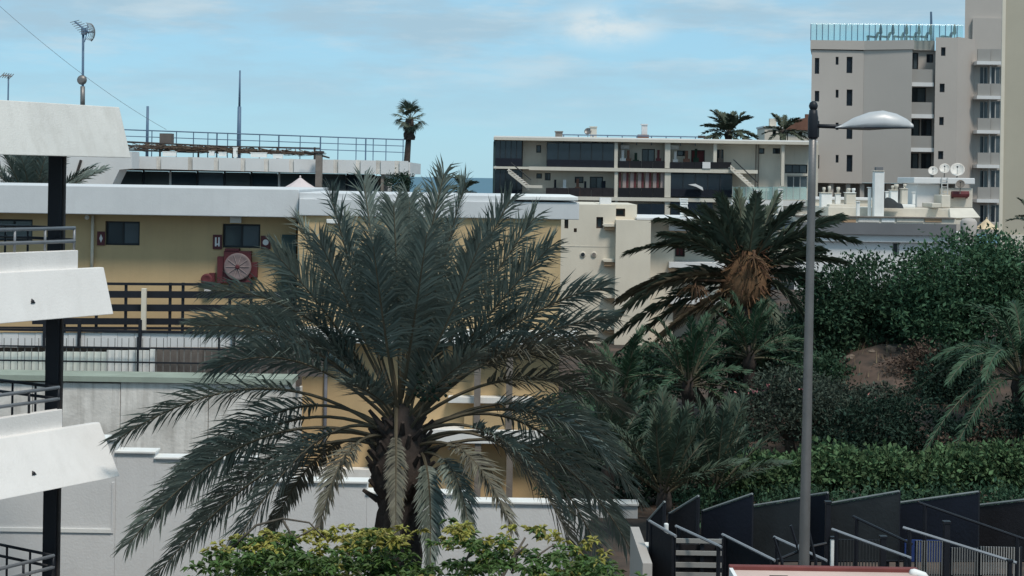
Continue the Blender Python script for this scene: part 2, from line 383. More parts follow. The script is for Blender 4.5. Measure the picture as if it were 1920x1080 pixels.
# ------------------------------------------------------------------ the setting: ground and sea
g = G()
xs = [-420, -300, -200, -120, -70, -45, -30, -22, -16, -12, -9, -6, -4, -2, -1, 0, .5, .9, 1.15, 1.3, 1.45, 1.6, 1.75, 2.2] + [3 + .75 * i for i in range(18)] + [17, 19, 22, 26, 32, 42, 60, 90, 140, 220, 420]
ys = [-80, -40, -15, 0, 8, 14, 18, 22, 26, 30, 33] + [34 + .75 * i for i in range(24)] + [53, 56, 60, 64, 68, 72, 78, 90, 110, 130, 150, 175, 200, 230, 270, 320, 380, 450, 540]
rs = random.Random(3)
for y in ys:
    for x in xs:
        b = 0.16 if (x > 2 and 33 < y < 58) else 0.0
        g.v.append((x, y, ground_z(x, y) + rs.uniform(-b, b)))
nx = len(xs)
for j in range(len(ys) - 1):
    for i in range(nx - 1):
        g.f.append((j * nx + i, j * nx + i + 1, (j + 1) * nx + i + 1, (j + 1) * nx + i)); g.m.append(0)
tag(build('ground', g, 'soil', smooth=True), None, kind='structure')
g = G().add([(-60000, 200, -40), (60000, 200, -40), (60000, 60000, -40), (-60000, 60000, -40)], [(0, 1, 2, 3)])
tag(build('sea', g, 'water'), None, kind='structure')

# ------------------------------------------------------------------ white balcony block at the left edge
D = Vector((0.543, 0.840, 0)); N = Vector((0.840, -0.543, 0)); UPV = Vector((0, 0, 1))
Eb = P(213, 589, 27.0)
root = thing('balcony_block', 'white apartment block with stacked slanted balcony fronts and a black steel column', 'building', (Eb.x - 2.5, Eb.y - 2, ground_z(Eb.x - 2.5, Eb.y - 2)))
levels = [((246, 296), 0.86, 0.30, None), ((213, 589), 0.78, 0.25, 155), ((225, 893), 0.86, 0.50, 150), ((226, 1200), 0.86, 0.42, 138)]
LEN = 10.0
def fr(E, d, n, z): return E + D * d + N * n + UPV * z
for k, ((ex, ey), hgt, off, bandx) in enumerate(levels):
    E = P(ex, ey, 27.0)
    # slanted panel: a prism of its cross-section run along the facade
    prof = [fr(E, 0, 0, 0), fr(E, 0, -off, hgt), fr(E, 0, -off - .12, hgt), fr(E, 0, -.14, 0)]
    pn = build('slanted_panel', G().prism(prof, D * -LEN), 'white_roof_panel' if k == 0 else 'white_panel', root, bevel=.012)
    sl = [fr(E, -.03, -.145, .04), fr(E, -.03, -.145, .24), fr(E, -.03, -3.2, .24), fr(E, -.03, -3.2, .04)]
    build('floor_slab', G().prism(sl, D * -LEN), 'white_wall', root)
    if k == 0:
        rf = [fr(E, -.05, -off - .125, hgt - .22), fr(E, -.05, -off - .125, hgt - .03), fr(E, -.05, -4.4, hgt - .03), fr(E, -.05, -4.4, hgt - .22)]
        build('roof_slab', G().prism(rf, D * -LEN), 'white_wall', root)
        roofE = E; roofz = E.z + hgt - .03; continue
    # upright band, set back and ending short of the panel
    step = (ex - 26 - bandx) / 111.0 / 0.6
    bt = .30
    bd = [fr(E, -step, -off - .10, hgt - .3), fr(E, -step, -off - .10, hgt + bt), fr(E, -step, -off - .24, hgt + bt), fr(E, -step, -off - .24, hgt - .3)]
    build('parapet_band', G().prism(bd, D * -(LEN - 1)), 'white_panel', root, bevel=.01)
    rm = 'grey_rail' if k == 1 else 'grey_rail'
    zt = hgt + bt
    for zz in ((.37, .15) if k == 1 else (.36, .17)):
        tubep(root, 'rail', rm, [fr(E, -step - .02, -off - .17, zt + zz), fr(E, -step - LEN + 2, -off - .17, zt + zz)], .030, n=8)
    for q in range(9):
        a = fr(E, -step - .03 - .62 * q, -off - .17, zt)
        tubep(root, 'post', 'grey_rail' if k == 1 else 'dark_rail', [a, a + UPV * .36], .022, n=8)
    for zz in (.36, .17):
        tubep(root, 'end_rail', 'dark_rail', [fr(E, -step - .02, -off - .20, zt + zz + .0), fr(E, -step - .02, -off - 2.6, zt + zz)], .026, n=8)
    for q in range(1, 5):
        a = fr(E, -step - .02, -off - .17 - .58 * q, .24)
        tubep(root, 'post', 'dark_rail', [a, a + UPV * (zt + .1)], .020, n=6)
    # small iron bracket on the panel face
    c = P(70, ey - 27 if k == 1 else ey - 10, 0.001)
    tgt = P(70, 562 if k == 1 else 883, 25.6)
    nrm = (N * hgt + UPV * off).normalized()
    pc = tgt - nrm * ((tgt - E).dot(nrm)) + nrm * .012
    gg = G()
    for a in (100, 215, 330):
        w = (D * math.cos(math.radians(a)) + UPV * math.sin(math.radians(a))); w -= nrm * w.dot(nrm)
        gg.tube([pc, pc + w * .05], .022, .008, 6)
    gg.lathe(pc - nrm * .02, [(.03, 0), (.03, .03), (.015, .04)], 8, nrm)
    build('bracket', gg, 'black_steel', root)
ct = P(107, 297, 27.2); cw = .115
build('column', G().box(ct.x - cw, ct.x + cw, 27.2 - cw, 27.2 + cw, ground_z(ct.x, 27.2) - .3, P(107, 297, 27).z + .1), 'black_steel', root, bevel=.01)
build('column_flange', G().box(ct.x + cw + .002, ct.x + cw + .03, 27.2 - .06, 27.2 + .06, ground_z(ct.x, 27.2) - .3, P(107, 297, 27).z + .1), 'dark_timber', root)
# inner wall of the block, off to the left, that carries the slabs
wl0 = [fr(Eb, -4.2, -3.3, -9), fr(Eb, -4.2, -3.3, 4.2), fr(Eb, -4.2, -6.5, 4.2), fr(Eb, -4.2, -6.5, -9)]
build('wall', G().prism(wl0, D * -6.0), 'white_wall', root)
build('inner_wall', G().prism([fr(Eb, -2.8, -.5, -9), fr(Eb, -2.8, -.5, 3.4), fr(Eb, -2.8, -3.3, 3.4), fr(Eb, -2.8, -3.3, -9)], D * -.25), 'white_wall', root)

# antennas on its roof
def antenna(px, ptop, pbot, Y, label, big):
    b = P(px, pbot, Y); t = P(px + 1, ptop, Y); b.z = roofz
    r = thing('antenna_mast', label, 'antenna', b)
    tubep(r, 'mast', 'blue_steel', [b, t], .022 if big else .014, n=8)
    if big:
        lo = P(px, 162, Y)
        tubep(r, 'mast_sleeve', 'galvanised', [b, lo], .042, n=8)
        c = P(px - 1, 150, Y)
        build('round_reflector', G().lathe(c + Vector((0, -.06, 0)), [(.03, 0), (.08, .02), (.088, .05), (.06, .09)], 16, (0, 1, 0)), 'galvanised', r, smooth=True)
        # yagi boom with cross elements, and a grid dish
        a0 = P(140, 40, Y); a1 = P(167, 62, Y)
        yb = tubep(r, 'yagi_boom', 'blue_steel', [a0, a1], .018)
        for k in range(7):
            p = a0.lerp(a1, k / 6.5); e = Vector((.05, .22, .05)) * (.7 + .07 * k)
            build('element', G().tube([p - e, p + e], .006), 'galvanised', r)
        for k, s in ((0, -1), (1, 1)):
            p = a1.lerp(a0, .12); build('reflector', G().tube([p, p + Vector((-.02, .1 * s, .17 * s - .02))], .01), 'blue_steel', r)
        dc = P(163, 60, Y)
        for k in range(-4, 5):
            gg = G(); pts = []
            for q in range(9):
                ang = (q - 4) / 4 * .95; yy = k * .045
                rr = .17
                pts.append(dc + Vector((.13 - .28 * ((ang * .5) ** 2) - yy * yy * 1.2, yy, rr * math.sin(ang) * 1.1)))
            build('dish_wire', gg.tube(pts, .005, n=4), 'galvanised', r)
        build('dish_arm', G().tube([dc + Vector((-.03, 0, 0)), dc + Vector((.13, 0, 0))], .014), 'blue_steel', r)
        build('clamp', G().box(dc.x - .09, dc.x - .02, Y - .05, Y + .05, dc.z - .05, dc.z + .07), 'blue_steel', r)
    else:
        c = P(px, 143, Y)
        build('yagi_boom', G().tube([c + Vector((-.10, 0, .02)), c + Vector((.07, 0, 0))], .014), 'galvanised', r)
        for k in range(5):
            p = c + Vector((-.10 + .04 * k, 0, .02 - .005 * k))
            build('element', G().tube([p - Vector((0.0, .12, .045)), p + Vector((0.0, .12, .045))], .008), 'galvanised', r)
antenna(155, 56, 198, 28.2, 'tall antenna mast with yagi, wire dish and round disc on the white roof', True)
antenna(15, 140, 194, 28.0, 'small thin antenna mast at the left edge of the picture', False)
# overhead cable
pts = []
a, b = P(-260, -240, 40), P(312, 243, 60.3)
for k in range(21):
    t = k / 20; p = a.lerp(b, t); p.z -= .55 * 4 * t * (1 - t); pts.append(p)
tag(build('overhead_cable', G().tube(pts, .007, n=4), 'galvanised', loc=b), 'thin cable sloping down across the sky to the roof terrace', 'cable')

# ------------------------------------------------------------------ yellow gallery building
YB = 44.0
root = thing('yellow_building', 'long ochre yellow building with white roof fascia and small dark windows', 'building', base(560, 700, 46))
zg = ground_z(-3, 46) - .3
wins = [(197, 262, 415, 460), (417, 488, 420, 465), (-12, 61, 411, 452), (-190, -120, 408, 450)]
facade(root, 'gallery_wall', 'yellow_wall', (-330, 553, 398, 700), YB + 1.2, wins, .22, 6.0, zbot=zg)
for w in wins: window(root, w, YB + 1.2, 'dark_frame', 'glass', 2, .055)
facade(root, 'end_wall', 'yellow_wall', (555, 1048, 398, 950), YB + .12, [(728, 746, 437, 472)], .22, 5.0, zbot=zg)
window(root, (728, 746, 437, 472), YB + .12, 'dark_frame', 'glass', 2, .05)
build('door', G().pbox(527, 553, 440, 660, YB + .75, .12), 'green_door', root)
# roof fascia in two runs with a bright coping
gg = G().pbox(-330, 560, 348, 401, YB + .34, 7.26); f1 = build('roof_fascia', gg, 'white_fascia', root, bevel=.02)
f2 = build('roof_fascia', G().pbox(560.5, 1086, 376, 408, YB + .0, 6.4), 'white_fascia', root, bevel=.02)
build('roof_coping', G().pbox(560.5, 948, 364, 375.6, YB + .1, 6.0), 'white_fascia', root, bevel=.02)
build('roof_coping', G().pbox(950, 1084, 368, 375.6, YB - .06, 6.0), 'white_paint', root, bevel=.02)
tubep(root, 'downpipe', 'cream_wall', [P(174, 404, YB + 1.12), P(172, 520, YB + 1.12)], .045, n=8)
build('wall_lamp', G().pbox(431, 452, 407, 418, YB + 1.05, .14), 'white_paint', root, bevel=.01)
lp = P(163, 408, YB + 1.0)
build('wall_lamp', G().lathe(lp, [(.02, -.06), (.06, -.03), (.065, .02), (.03, .07)], 10), 'white_paint', root, smooth=True)
build('wall_lamp', G().pbox(612, 640, 411, 419, YB - .03, .14), 'white_paint', root, bevel=.01)
# lower floors of the end wing
for (c, d, a, b) in ((620, 646, 556, 1084), (806, 832, 700, 1086), (985, 1006, 556, 1086)):
    build('balcony_slab', G().pbox(a, b, c, d, YB - .55, .66), 'white_paint', root, bevel=.015)
for (a, b, c, d) in ((870, 1040, 772, 805.5), (870, 1040, 955, 984.5)):
    build('balcony_front', G().pbox(a, b, c, d, YB - .45, .14), 'yellow_wall', root, bevel=.01)
build('balcony_slab', G().pbox(840, 1000, 745, 757, YB - .25, .36), 'white_paint', root, bevel=.015)
for px in (895, 955):
    build('column', G().pbox(px - 6, px + 6, 646.5, 805.5, YB - .5, .17), 'timber', root)
    build('column', G().pbox(px - 6, px + 6, 832.5, 984.5, YB - .5, .17), 'timber', root)
tubep(root, 'downpipe', 'pvc_pipe', [P(612, 650, YB + .05), P(607, 905, YB + .05)], .05, n=8)
build('corner_strip', G().pbox(543, 563, 726, 905, YB - .62, .3), 'white_paint', root)
build('wall_strip', G().pbox(565, 700, 880, 905, YB - .3, .4), 'white_paint', root)

# fire-safety things on the gallery wall
def sign(a, b, c, d, label, mark):
    p = P((a + b) / 2, d, YB + 1.14); r = thing('fire_sign', label, 'sign', p, 'red fire signs on the yellow wall')
    Ys = YB + 1.15
    build('plate', G().pbox(a, b, c, d, Ys, .04), 'red_paint', r)
    gg = G()
    if mark == 'reel':
        gg.lathe(P((a + b) / 2, (c + d) / 2, Ys - .012), [(.075, 0), (.085, .004), (.075, .010)], 14, (0, 1, 0))
    elif mark == 'ext':
        gg.pbox(a + 4, a + 7, c + 5, d - 5, Ys - .010, .008); gg.pbox(b - 7, b - 4, c + 5, d - 5, Ys - .010, .008); gg.pbox(a + 4, b - 4, (c + d) / 2 + 3, (c + d) / 2 + 6, Ys - .018, .006)
    else:
        mx = (a + b) / 2; my = (c + d) / 2
        gg.prism([P(a + 4, my, Ys - .012), P(mx, c + 5, Ys - .012), P(b - 4, my, Ys - .012), P(mx, d - 5, Ys - .012)], (0, .010, 0))
    build('pictogram', gg, 'sign_white', r)
sign(182, 196.5, 434, 460, 'red fire sign left of the left gallery window', 'dia')
sign(399, 416, 440, 467, 'red fire sign left of the window above the hose cabinet', 'ext')
sign(489, 507, 442, 467, 'red fire sign with white disc right of the window above the hose cabinet', 'reel')
cab = thing('fire_hose_cabinet', 'red fire hose cabinet with large pale round reel on the yellow wall', 'hose cabinet', P(443, 532, YB + 1.19))
build('cabinet', G().pbox(419, 470, 471, 531, YB + .95, .245), 'red_paint', cab, bevel=.01)
build('side_box', G().pbox(407, 418.6, 481, 531, YB + 1.0, .195), 'red_paint', cab, bevel=.01)
build('side_box', G().pbox(470.4, 482, 492, 520, YB + 1.0, .195), 'red_paint', cab, bevel=.01)
build('cabinet_lid', G().pbox(421, 448, 466, 470.6, YB + .93, .26), 'red_paint', cab, bevel=.01)
rc = P(446, 500, YB + .93)
rl = build('reel', G().lathe(rc, [(.36, .015), (.385, 0), (.385, -.05), (.36, -.065), (.30, -.05), (.15, -.045), (.13, -.05)], 28, (0, 1, 0)), 'hose_disc', cab, smooth=True)
sub(rl, 'hub', G().lathe(rc + Vector((0, -.052, 0)), [(.06, 0), (.06, -.03), (.04, -.04)], 14, (0, 1, 0)), 'red_paint')
for k in range(10):
    a = k * math.pi / 5; v = Vector((math.cos(a), 0, math.sin(a)))
    sub(rl, 'spoke', G().tube([rc + Vector((0, -.062, 0)) + v * .07, rc + Vector((0, -.062, 0)) + v * .34], .008), 'curtain')
b2 = thing('fire_hose_reel', 'small dark red hose reel left of the big cabinet', 'hose reel', P(390, 546, YB + 1.19))
rc2 = P(389, 524, YB + 1.12)
build('reel', G().lathe(rc2, [(.15, .06), (.17, 0), (.17, -.12), (.15, -.15), (.09, -.12)], 18, (0, 1, 0)), 'maroon', b2, smooth=True)
build('bracket', G().pbox(392, 402, 512, 545, YB + 1.02, .175), 'red_paint', b2)
build('nozzle', G().pbox(383, 397, 541, 546, YB + .98, .19), 'sign_white', b2)

# gallery railing
r = thing('gallery_railing', 'dark steel railing with broad horizontal boards along the yellow gallery', 'railing', base(390, 640, YB - .6))
Yr = YB - .9
for (c, d, a, b) in ((528, 533, 100, 402), (544, 557, 100, 562), (569, 582, 60, 562), (595, 607, 60, 562), (611, 616, -120, 562)):
    bd = 'board' if d - c > 8 else 'rail'
    g = G(); p0, p1, q0, q1 = P(a, c + 1, Yr), P(b, c + 3, Yr), P(a, d + 1, Yr), P(b, d + 3, Yr)
    g.hexa([q0, q1, q1 + Vector((0, .04, 0)), q0 + Vector((0, .04, 0)), p0, p1, p1 + Vector((0, .04, 0)), p0 + Vector((0, .04, 0))])
    build(bd, g, 'dark_rail', r)
for px in (120, 180, 235, 318, 342, 430, 470, 545):
    build('post', G().pbox(px - 2.5, px + 2.5, 530, 668, Yr + .045, .06), 'dark_rail', r)
tag(build('marker_post', G().pbox(264, 273, 541, 652, YB - 1.15, .12), 'cream_wall', loc=P(268, 652, YB - 1.15), bevel=.01), 'pale upright post in front of the dark gallery railing', 'post')
# walkway: white kerb wall, mesh fence, board panel, green coping, retaining wall
r = thing('walkway_wall', 'low white walkway wall of upright panels under the dark gallery railing', 'wall', base(280, 650, 42.4))
xs_ = list(range(-120, 562, 31))
for i, a in enumerate(xs_[:-1]):
    build('panel', G().pbox(a, a + 30.2, 624 + .012 * a * 0, 651, 42.5 + .006 * (i % 2), .12), 'white_wall', r)
build('coping', G().pbox(-120, 562, 619.5, 623.6, 42.45, .2), 'dark_rail', r)
build('footing', G().pbox(-120, 562, 651.4, 720, 42.8, .5), 'brown_board', r)
for px in (83, 148, 262, 438):
    build('post', G().pbox(px - 3, px + 3, 600, 652, 42.38, .07), 'dark_rail', r)
r = thing('mesh_fence', 'long wire fence with thin dark wires in front of pale green panels', 'fence', base(100, 710, 41.6))
for i, a in enumerate(range(-120, 280, 40)):
    build('panel', G().pbox(a, a + 39.3, 657 + (3 if a < 200 else 0), 706, 41.9 + .008 * (i % 2), .05), 'pale_green' if a < 200 else 'white_paint', r)
build('panel', G().pbox(281, 290, 655, 706, 41.88, .05), 'white_paint', r)
for i, a in enumerate(range(291, 562, 45)):
    build('board', G().pbox(a, a + 44, 656, 706, 42.0 + .01 * (i % 2), .05), 'brown_board', r)
for i, a in enumerate(range(-110, 560, 13)):
    build('wire', G().pbox(a - .6, a + .6, 634, 712, 41.72, .012), 'bar_grey', r)
for c in (652, 679, 703):
    build('rail', G().pbox(-120, 562, c - 1.5, c + 1.5, 41.69, .025), 'dark_rail', r)
for px in (-40, 258, 410, 555):
    build('post', G().pbox(px - 2, px + 2, 632, 712, 41.65, .035), 'dark_rail', r)
r = thing('retaining_wall', 'stained grey concrete retaining wall with green coping behind the palm', 'wall', base(300, 860, 40.6))
z0 = ground_z(-8, 40.6) - .3
pa, pb = P(-150, 718, 40.5), P(548, 718, 40.5)
joints = [-150, 60, 225, 390, 548]
for i in range(4):
    x0_, x1_ = P(joints[i], 790, 40.5).x, P(joints[i + 1], 790, 40.5).x
    build('concrete_bay', G().box(x0_ + .008, x1_ - .008, 40.5 + .01 * (i % 2), 41.1, z0, P((joints[i] + joints[i + 1]) / 2, 718, 40.5).z), 'concrete', r, bevel=.01)
build('coping', G().pbox(-150, 548, 706, 716, 40.4, 1.1), 'green_strip', r)

# stepped white wall
Ys = 33.0
r = thing('stepped_wall', 'white garden wall with a stepped top and bright coping behind the palm', 'wall', base(300, 1000, 33.3))
z0 = ground_z(-6, 33) - .3
steps = [(-200, 218, 822), (218, 291, 850), (291, 478, 862), (478, 688, 905), (688, 872, 927), (872, 1196, 946)]
for i, (a, b, c) in enumerate(steps):
    xa, xb = P(a, c, Ys).x, P(b, c, Ys).x; zt = P((a + b) / 2, c, Ys).z
    build('wall_section', G().box(xa, xb, Ys, Ys + .35, z0, zt), 'white_wall', r)
    build('coping', G().box(xa - .02, xb + .02, Ys - .05 - .004 * (i % 2), Ys + .40, zt + .002, zt + .048 + .004 * (i % 2)), 'white_paint', r, bevel=.01)
build('ledge', G().pbox(-120, 208, 990, 997, Ys - .03, .028), 'white_paint', r)
build('pilaster', G().pbox(209, 213, 905, 1000, Ys - .02, .018), 'white_wall', r)
# ------------------------------------------------------------------ roof-terrace clubhouse behind the yellow building
YC = 60.0
root = thing('roof_clubhouse', 'low white clubhouse with a band of dark slanted windows above the yellow roof', 'building', base(480, 360, YC + 3))
zc = ground_z(-9, YC) - .3
def slab_line(a, b, ca, cb, da, db, Y, dep):
    """a box whose top and bottom edges follow two photo lines"""
    p0, p1, q0, q1 = P(a, ca, Y), P(b, cb, Y), P(a, da, Y), P(b, db, Y); o = Vector((0, dep, 0))
    return G().hexa([q0, q1, q1 + o, q0 + o, p0, p1, p1 + o, p0 + o])
segs = [205, 297, 356, 405, 455, 499, 546, 596, 629, 671, 709, 744, 769]
for i in range(len(segs) - 1):
    a, b = segs[i], segs[i + 1]
    t = lambda x: 292 + (x - 205) / 564 * 10; u = lambda x: 315 + (x - 205) / 564 * 13
    build('parapet_panel', slab_line(a + 5, b - 4, t(a), t(b), u(a), u(b), YC, .25), 'white_wall', root)
    build('pilaster', slab_line(a - 3.8, a + 4.8, t(a) - .5, t(a), u(a), u(a) + .5, YC + .07, .3), 'concrete', root)
build('roof', G().pbox(205, 769, 300, 322, YC + .31, 7), 'white_wall', root)
build('soffit_edge', slab_line(212, 712, 316, 323, 319.5, 326.5, YC + .3, .3), 'dark_timber', root)
# slanted glazing, one pane per bay
gx = [222, 268, 318, 369, 420, 470, 522, 596, 650, 704]
for i in range(len(gx) - 1):
    a, b = gx[i], gx[i + 1]
    sh0 = -20 if i == 0 else 0; sh1 = 14 if i == len(gx) - 2 else 0
    ya, yb = 320 + (a - 205) / 564 * 8, 320 + (b - 205) / 564 * 8
    pts = [P(a + 1.5, ya, YC + .75), P(b - 1.5, yb, YC + .75), P(b - 1.5 + sh1, 371, YC + .15), P(a + 1.5 + sh0, 371, YC + .15)]
    fo = build('window', G().tube([pts[0], pts[3]], .045, n=4).tube([pts[3], pts[2]], .045, n=4), 'pale_frame' if i in (2, 6) else 'dark_frame', root)
    sub(fo, 'pane', G().prism([pts[3], pts[2], pts[1], pts[0]], (0, .02, 0)), ['club_glass', 'club_glass', 'glass', 'curtain_reflection_glass', 'club_glass', 'glass', 'club_glass', 'club_glass', 'glass'][i])
build('core', G().pbox(212, 715, 326, 372, YC + 1.0, 5.5), 'brown_board', root)
build('lower_wall', G().box(P(190, 360, YC).x, P(769, 360, YC).x, YC - .2, YC + 7, zc, P(480, 374, YC).z), 'white_wall', root)
build('end_wall', G().prism([P(704, 322, YC + .2), P(769, 325, YC + .2), P(769, 331, YC + .2), P(722, 333, YC + .2)], (0, 3, 0)), 'white_wall', root)
build('gate_post', G().pbox(714, 719, 326, 372, YC + .1, .15), 'timber', root)
build('gate_post', G().pbox(727, 735, 330, 372, YC + .1, .15), 'pale_frame', root)

w = thing('stair_house', 'plain white stair house left of the dark clubhouse windows', 'building', base(120, 350, 58.5))
z0 = ground_z(-15, 58.5) - .3
poly = [P(-60, 372, 58.4), P(198, 372, 58.4), P(224, 318, 58.4), P(247, 316, 58.4), P(247, 284, 58.4), P(-60, 280, 58.4)]
build('upper_wall', G().prism(poly, (0, 1.2, 0)), 'white_wall', w)
build('lower_wall', G().box(P(-60, 380, 58.4).x, P(196, 380, 58.4).x, 58.41, 59.59, z0, P(70, 373, 58.4).z), 'white_wall', w)
build('raking_edge', G().tube([P(152, 300, 58.36), P(136, 350, 58.36)], .05, n=4), 'dark_timber', w)

# terrace railing
r = thing('terrace_railing', 'blue grey steel railing along the flat clubhouse roof', 'railing', P(500, 298, YC + .9))
Yr = YC + 1.2
rt = lambda x: 243 + (x - 230) / 530 * 19
zb = lambda x: P(x, rt(x) + 44, Yr).z
for k, dy in enumerate((0, 12, 24)):
    build('rail', G().tube([P(232, rt(232) + dy, Yr), P(758, rt(758) + dy, Yr)], .026 if k == 0 else .018, n=6), 'blue_steel', r)
rz = P(480, 300, YC + .31).z
for px in (285, 331, 363, 390, 407, 427, 487, 523, 563, 601, 634, 668, 686, 700, 724, 756):
    p = P(px, rt(px), Yr); build('post', G().tube([Vector((p.x, Yr, rz - .2)), p], .030 if px in (407, 523, 601, 686) else .020, n=6), 'blue_steel', r)
def mast(px, ytop, Y, label, r0, r1, zb_, joint=None):
    p = P(px, ytop, Y); b = Vector((p.x, Y, zb_)); t = thing('steel_mast', label, 'mast', b)
    if joint:
        j = Vector((p.x, Y, P(px, joint, Y).z))
        tubep(t, 'lower_tube', 'blue_steel', [b, j], r0, r0 * .85, 8); tubep(t, 'upper_tube', 'blue_steel', [j, p], r1, r1 * .7, 8)
    else: tubep(t, 'tube', 'blue_steel', [b, p], r0, r1, 8)
    build('base_plate', G().box(b.x - .12, b.x + .12, Y - .12, Y + .12, zb_, zb_ + .03), 'blue_steel', t)
mast(277, 199, YC + 1.6, 'short blue grey mast on the clubhouse roof', .06, .05, rz)
mast(450, 132, YC + 1.6, 'tall thin two-stage blue mast on the clubhouse roof', .085, .045, rz, 200)
# brushwood canopy on the roof
r = thing('brushwood_canopy', 'sagging brown brushwood canopy on poles along the clubhouse roof', 'canopy', P(420, 296, YC + .8))
rs = random.Random(5)
for k, (a, ya, b, yb, Yk) in enumerate(((238, 266, 600, 278, .55), (236, 273, 605, 290, .75), (240, 281, 470, 285, .6))):
    build('pole', G().tube([P(a, ya, YC + Yk), P((a + b) / 2, (ya + yb) / 2 + 2.5, YC + Yk), P(b, yb, YC + Yk)], .035, .025, 5), 'dark_timber', r)
gg = G()
for k in range(430):
    px = rs.uniform(240, 592) if rs.random() > .35 else rs.uniform(300, 470); f = (px - 240) / 360
    py = 269 + 16 * f + rs.uniform(0, 11) * (1 - .5 * f)
    p = P(px, py, YC + rs.uniform(.45, 1.1)); v = Vector((rs.uniform(-.6, .6), rs.uniform(-.25, .25), rs.uniform(-.10, .06)))
    gg.tube([p - v, p + Vector((0, 0, -.02)), p + v], .020, .008, 3, cap=False)
tag(build('thatch', gg, 'brush', r), None, kind='stuff')
for px in (300, 372, 437, 520, 590):
    p = P(px, 276, YC + .7); build('support', G().tube([Vector((p.x, p.y, rz)), p], .04, n=5), 'dark_timber', r)
build('crate', G().pbox(299, 321, 250, 269, YC + .8, .5), 'brown_board', r)
for (a, b, c, d) in ((305, 330, 285, 293), (392, 402, 284, 292), (410, 424, 286, 293), (437, 445, 277, 295), (470, 500, 287, 295), (512, 530, 290, 297)):
    tag(build('roof_vent_box', G().pbox(a, b, c, d, YC + .35, .09).pbox(a - 1, b + 1, c - 1.2, c, YC + .34, .12), 'white_paint', loc=P((a + b) / 2, d, YC + .35)), {305: 'flat white box at the left end under the brushwood canopy', 392: 'small white box under the middle of the brushwood canopy, left of two', 410: 'small white box under the middle of the brushwood canopy, right of two', 437: 'narrow white upright box at the foot of the tall mast', 470: 'low white box right of the tall mast', 512: 'white box near the right end of the brushwood canopy'}[a], 'vent box', 'white boxes under the canopy')
p = P(597, 286, YC - .5)
t = thing('timber_post', 'weathered grey timber post in front of the clubhouse windows', 'post', Vector((p.x, YC - .45, P(597, 374, YC - .5).z)))
build('shaft', G().pbox(591, 603, 288, 374, YC - .6, .28), 'timber', t, bevel=.02)
build('cap', G().pbox(588, 606, 283, 287.6, YC - .65, .38), 'dark_timber', t, bevel=.02)
build('brace', G().tube([P(570, 284, YC - .46), P(597, 290, YC - .46), P(618, 296, YC - .46)], .05, .03, 5), 'dark_timber', t)
# parasols
def parasol(px, ytop, yrim, half, Y, label, m, ground):
    t0 = P(px, ytop, Y); zr = P(px, yrim, Y).z; b = Vector((t0.x, Y, ground)); r = thing('parasol', label, 'parasol', b)
    R = half / F * Y; gg = G()
    for k in range(8):
        a0, a1 = k * math.pi / 4 + .2, (k + 1) * math.pi / 4 + .2
        c = lambda a, q, z: Vector((t0.x + R * q * math.cos(a), Y + R * q * math.sin(a), z))
        pts = [c(a0, 1, zr), c(a1, 1, zr), c(a1, .5, zr + (t0.z - zr) * .44), c(a0, .5, zr + (t0.z - zr) * .44)]
        gp = G().add([v for v in pts] + [v - Vector((0, 0, .012)) for v in pts] + [t0, t0 - Vector((0, 0, .015))], [(0, 1, 2, 3), (7, 6, 5, 4), (3, 2, 8), (9, 6, 7), (0, 4, 5, 1)])
        build('canopy_panel', gp, m, r)
    tubep(r, 'pole', 'pale_frame', [b, t0 - Vector((0, 0, .02))], .025, n=6)
    build('finial', G().lathe(t0 - Vector((0, 0, .01)), [(.03, 0), (.035, .03), (.015, .07)], 8), m, r)
parasol(563, 332, 352, 30, YC - .9, 'pale pinkish parasol in front of the dark clubhouse windows', 'parasol_cloth', P(563, 374, YC - .9).z)

# ------------------------------------------------------------------ dark-balconied apartment block by the sea
YK = 130.0
root = thing('apartment_block', 'low cream apartment block with dark glazed balconies, standing before the sea', 'building', base(1200, 420, YK + 4))
zb = ground_z(10, YK) - .3
Z2 = lambda x, y: (900 + x / 2.842, 180 + y / 2.842)
def R4(x0, x1, y0, y1): return (900 + x0 / 2.842, 900 + x1 / 2.842, 180 + y0 / 2.842, 180 + y1 / 2.842)
wins = [R4(300, 326, 262, 302), R4(862, 932, 282, 352), R4(1050, 1092, 290, 320), R4(1125, 1198, 288, 356), R4(1260, 1298, 285, 352), R4(1485, 1516, 278, 308), R4(1560, 1600, 278, 308), R4(505, 552, 430, 464), R4(585, 656, 430, 500), R4(1625, 1745, 365, 412), R4(1635, 1745, 425, 490), R4(300, 330, 412, 440), R4(345, 376, 410, 450)]
facade(root, 'back_wall', 'block_cream', R4(225, 1800, 240, 720), YK + 1.6, wins, .3, 9, zbot=zb)
for i, w_ in enumerate(wins):
    kind = 'maroon' if i == 3 else 'dark_glass'
    window(root, w_, YK + 1.6, 'dark_frame' if i != 10 else 'pale_frame', kind, 3 if i in (9, 10) else (1 if i in (0, 2, 3, 4, 5, 6, 7, 11) else 2), .07, .14, 'door' if i in (1, 3, 4, 8) else 'window')
build('roof_slab', G().pbox(*R4(72, 1800, 233, 247), YK - .3, 11), 'block_cream', root)
build('roof_kerb', G().pbox(*R4(74, 1800, 225, 232.5), YK + .5, 9), 'white_wall', root)
for (a, b, c, d) in ((72, 260, 376, 388), (260, 1480, 385, 404), (260, 1480, 541, 560)):
    build('floor_slab', G().pbox(*R4(a, b, c, d), YK - .1, 1.69), 'block_cream', root)
for (a, b, c, d) in ((716, 734, 247.5, 384.5), (716, 734, 404.5, 540.5), (986, 1014, 247.5, 384.5), (984, 1016, 404.5, 540.5), (984, 1012, 560.5, 700), (1244, 1262, 247.5, 384.5), (716, 734, 560.5, 700), (1606, 1622, 247.5, 480)):
    build('column', G().pbox(*R4(a, b, c, d), YK + .05, 1.5 if a in (986, 984) else .5), 'block_cream', root)
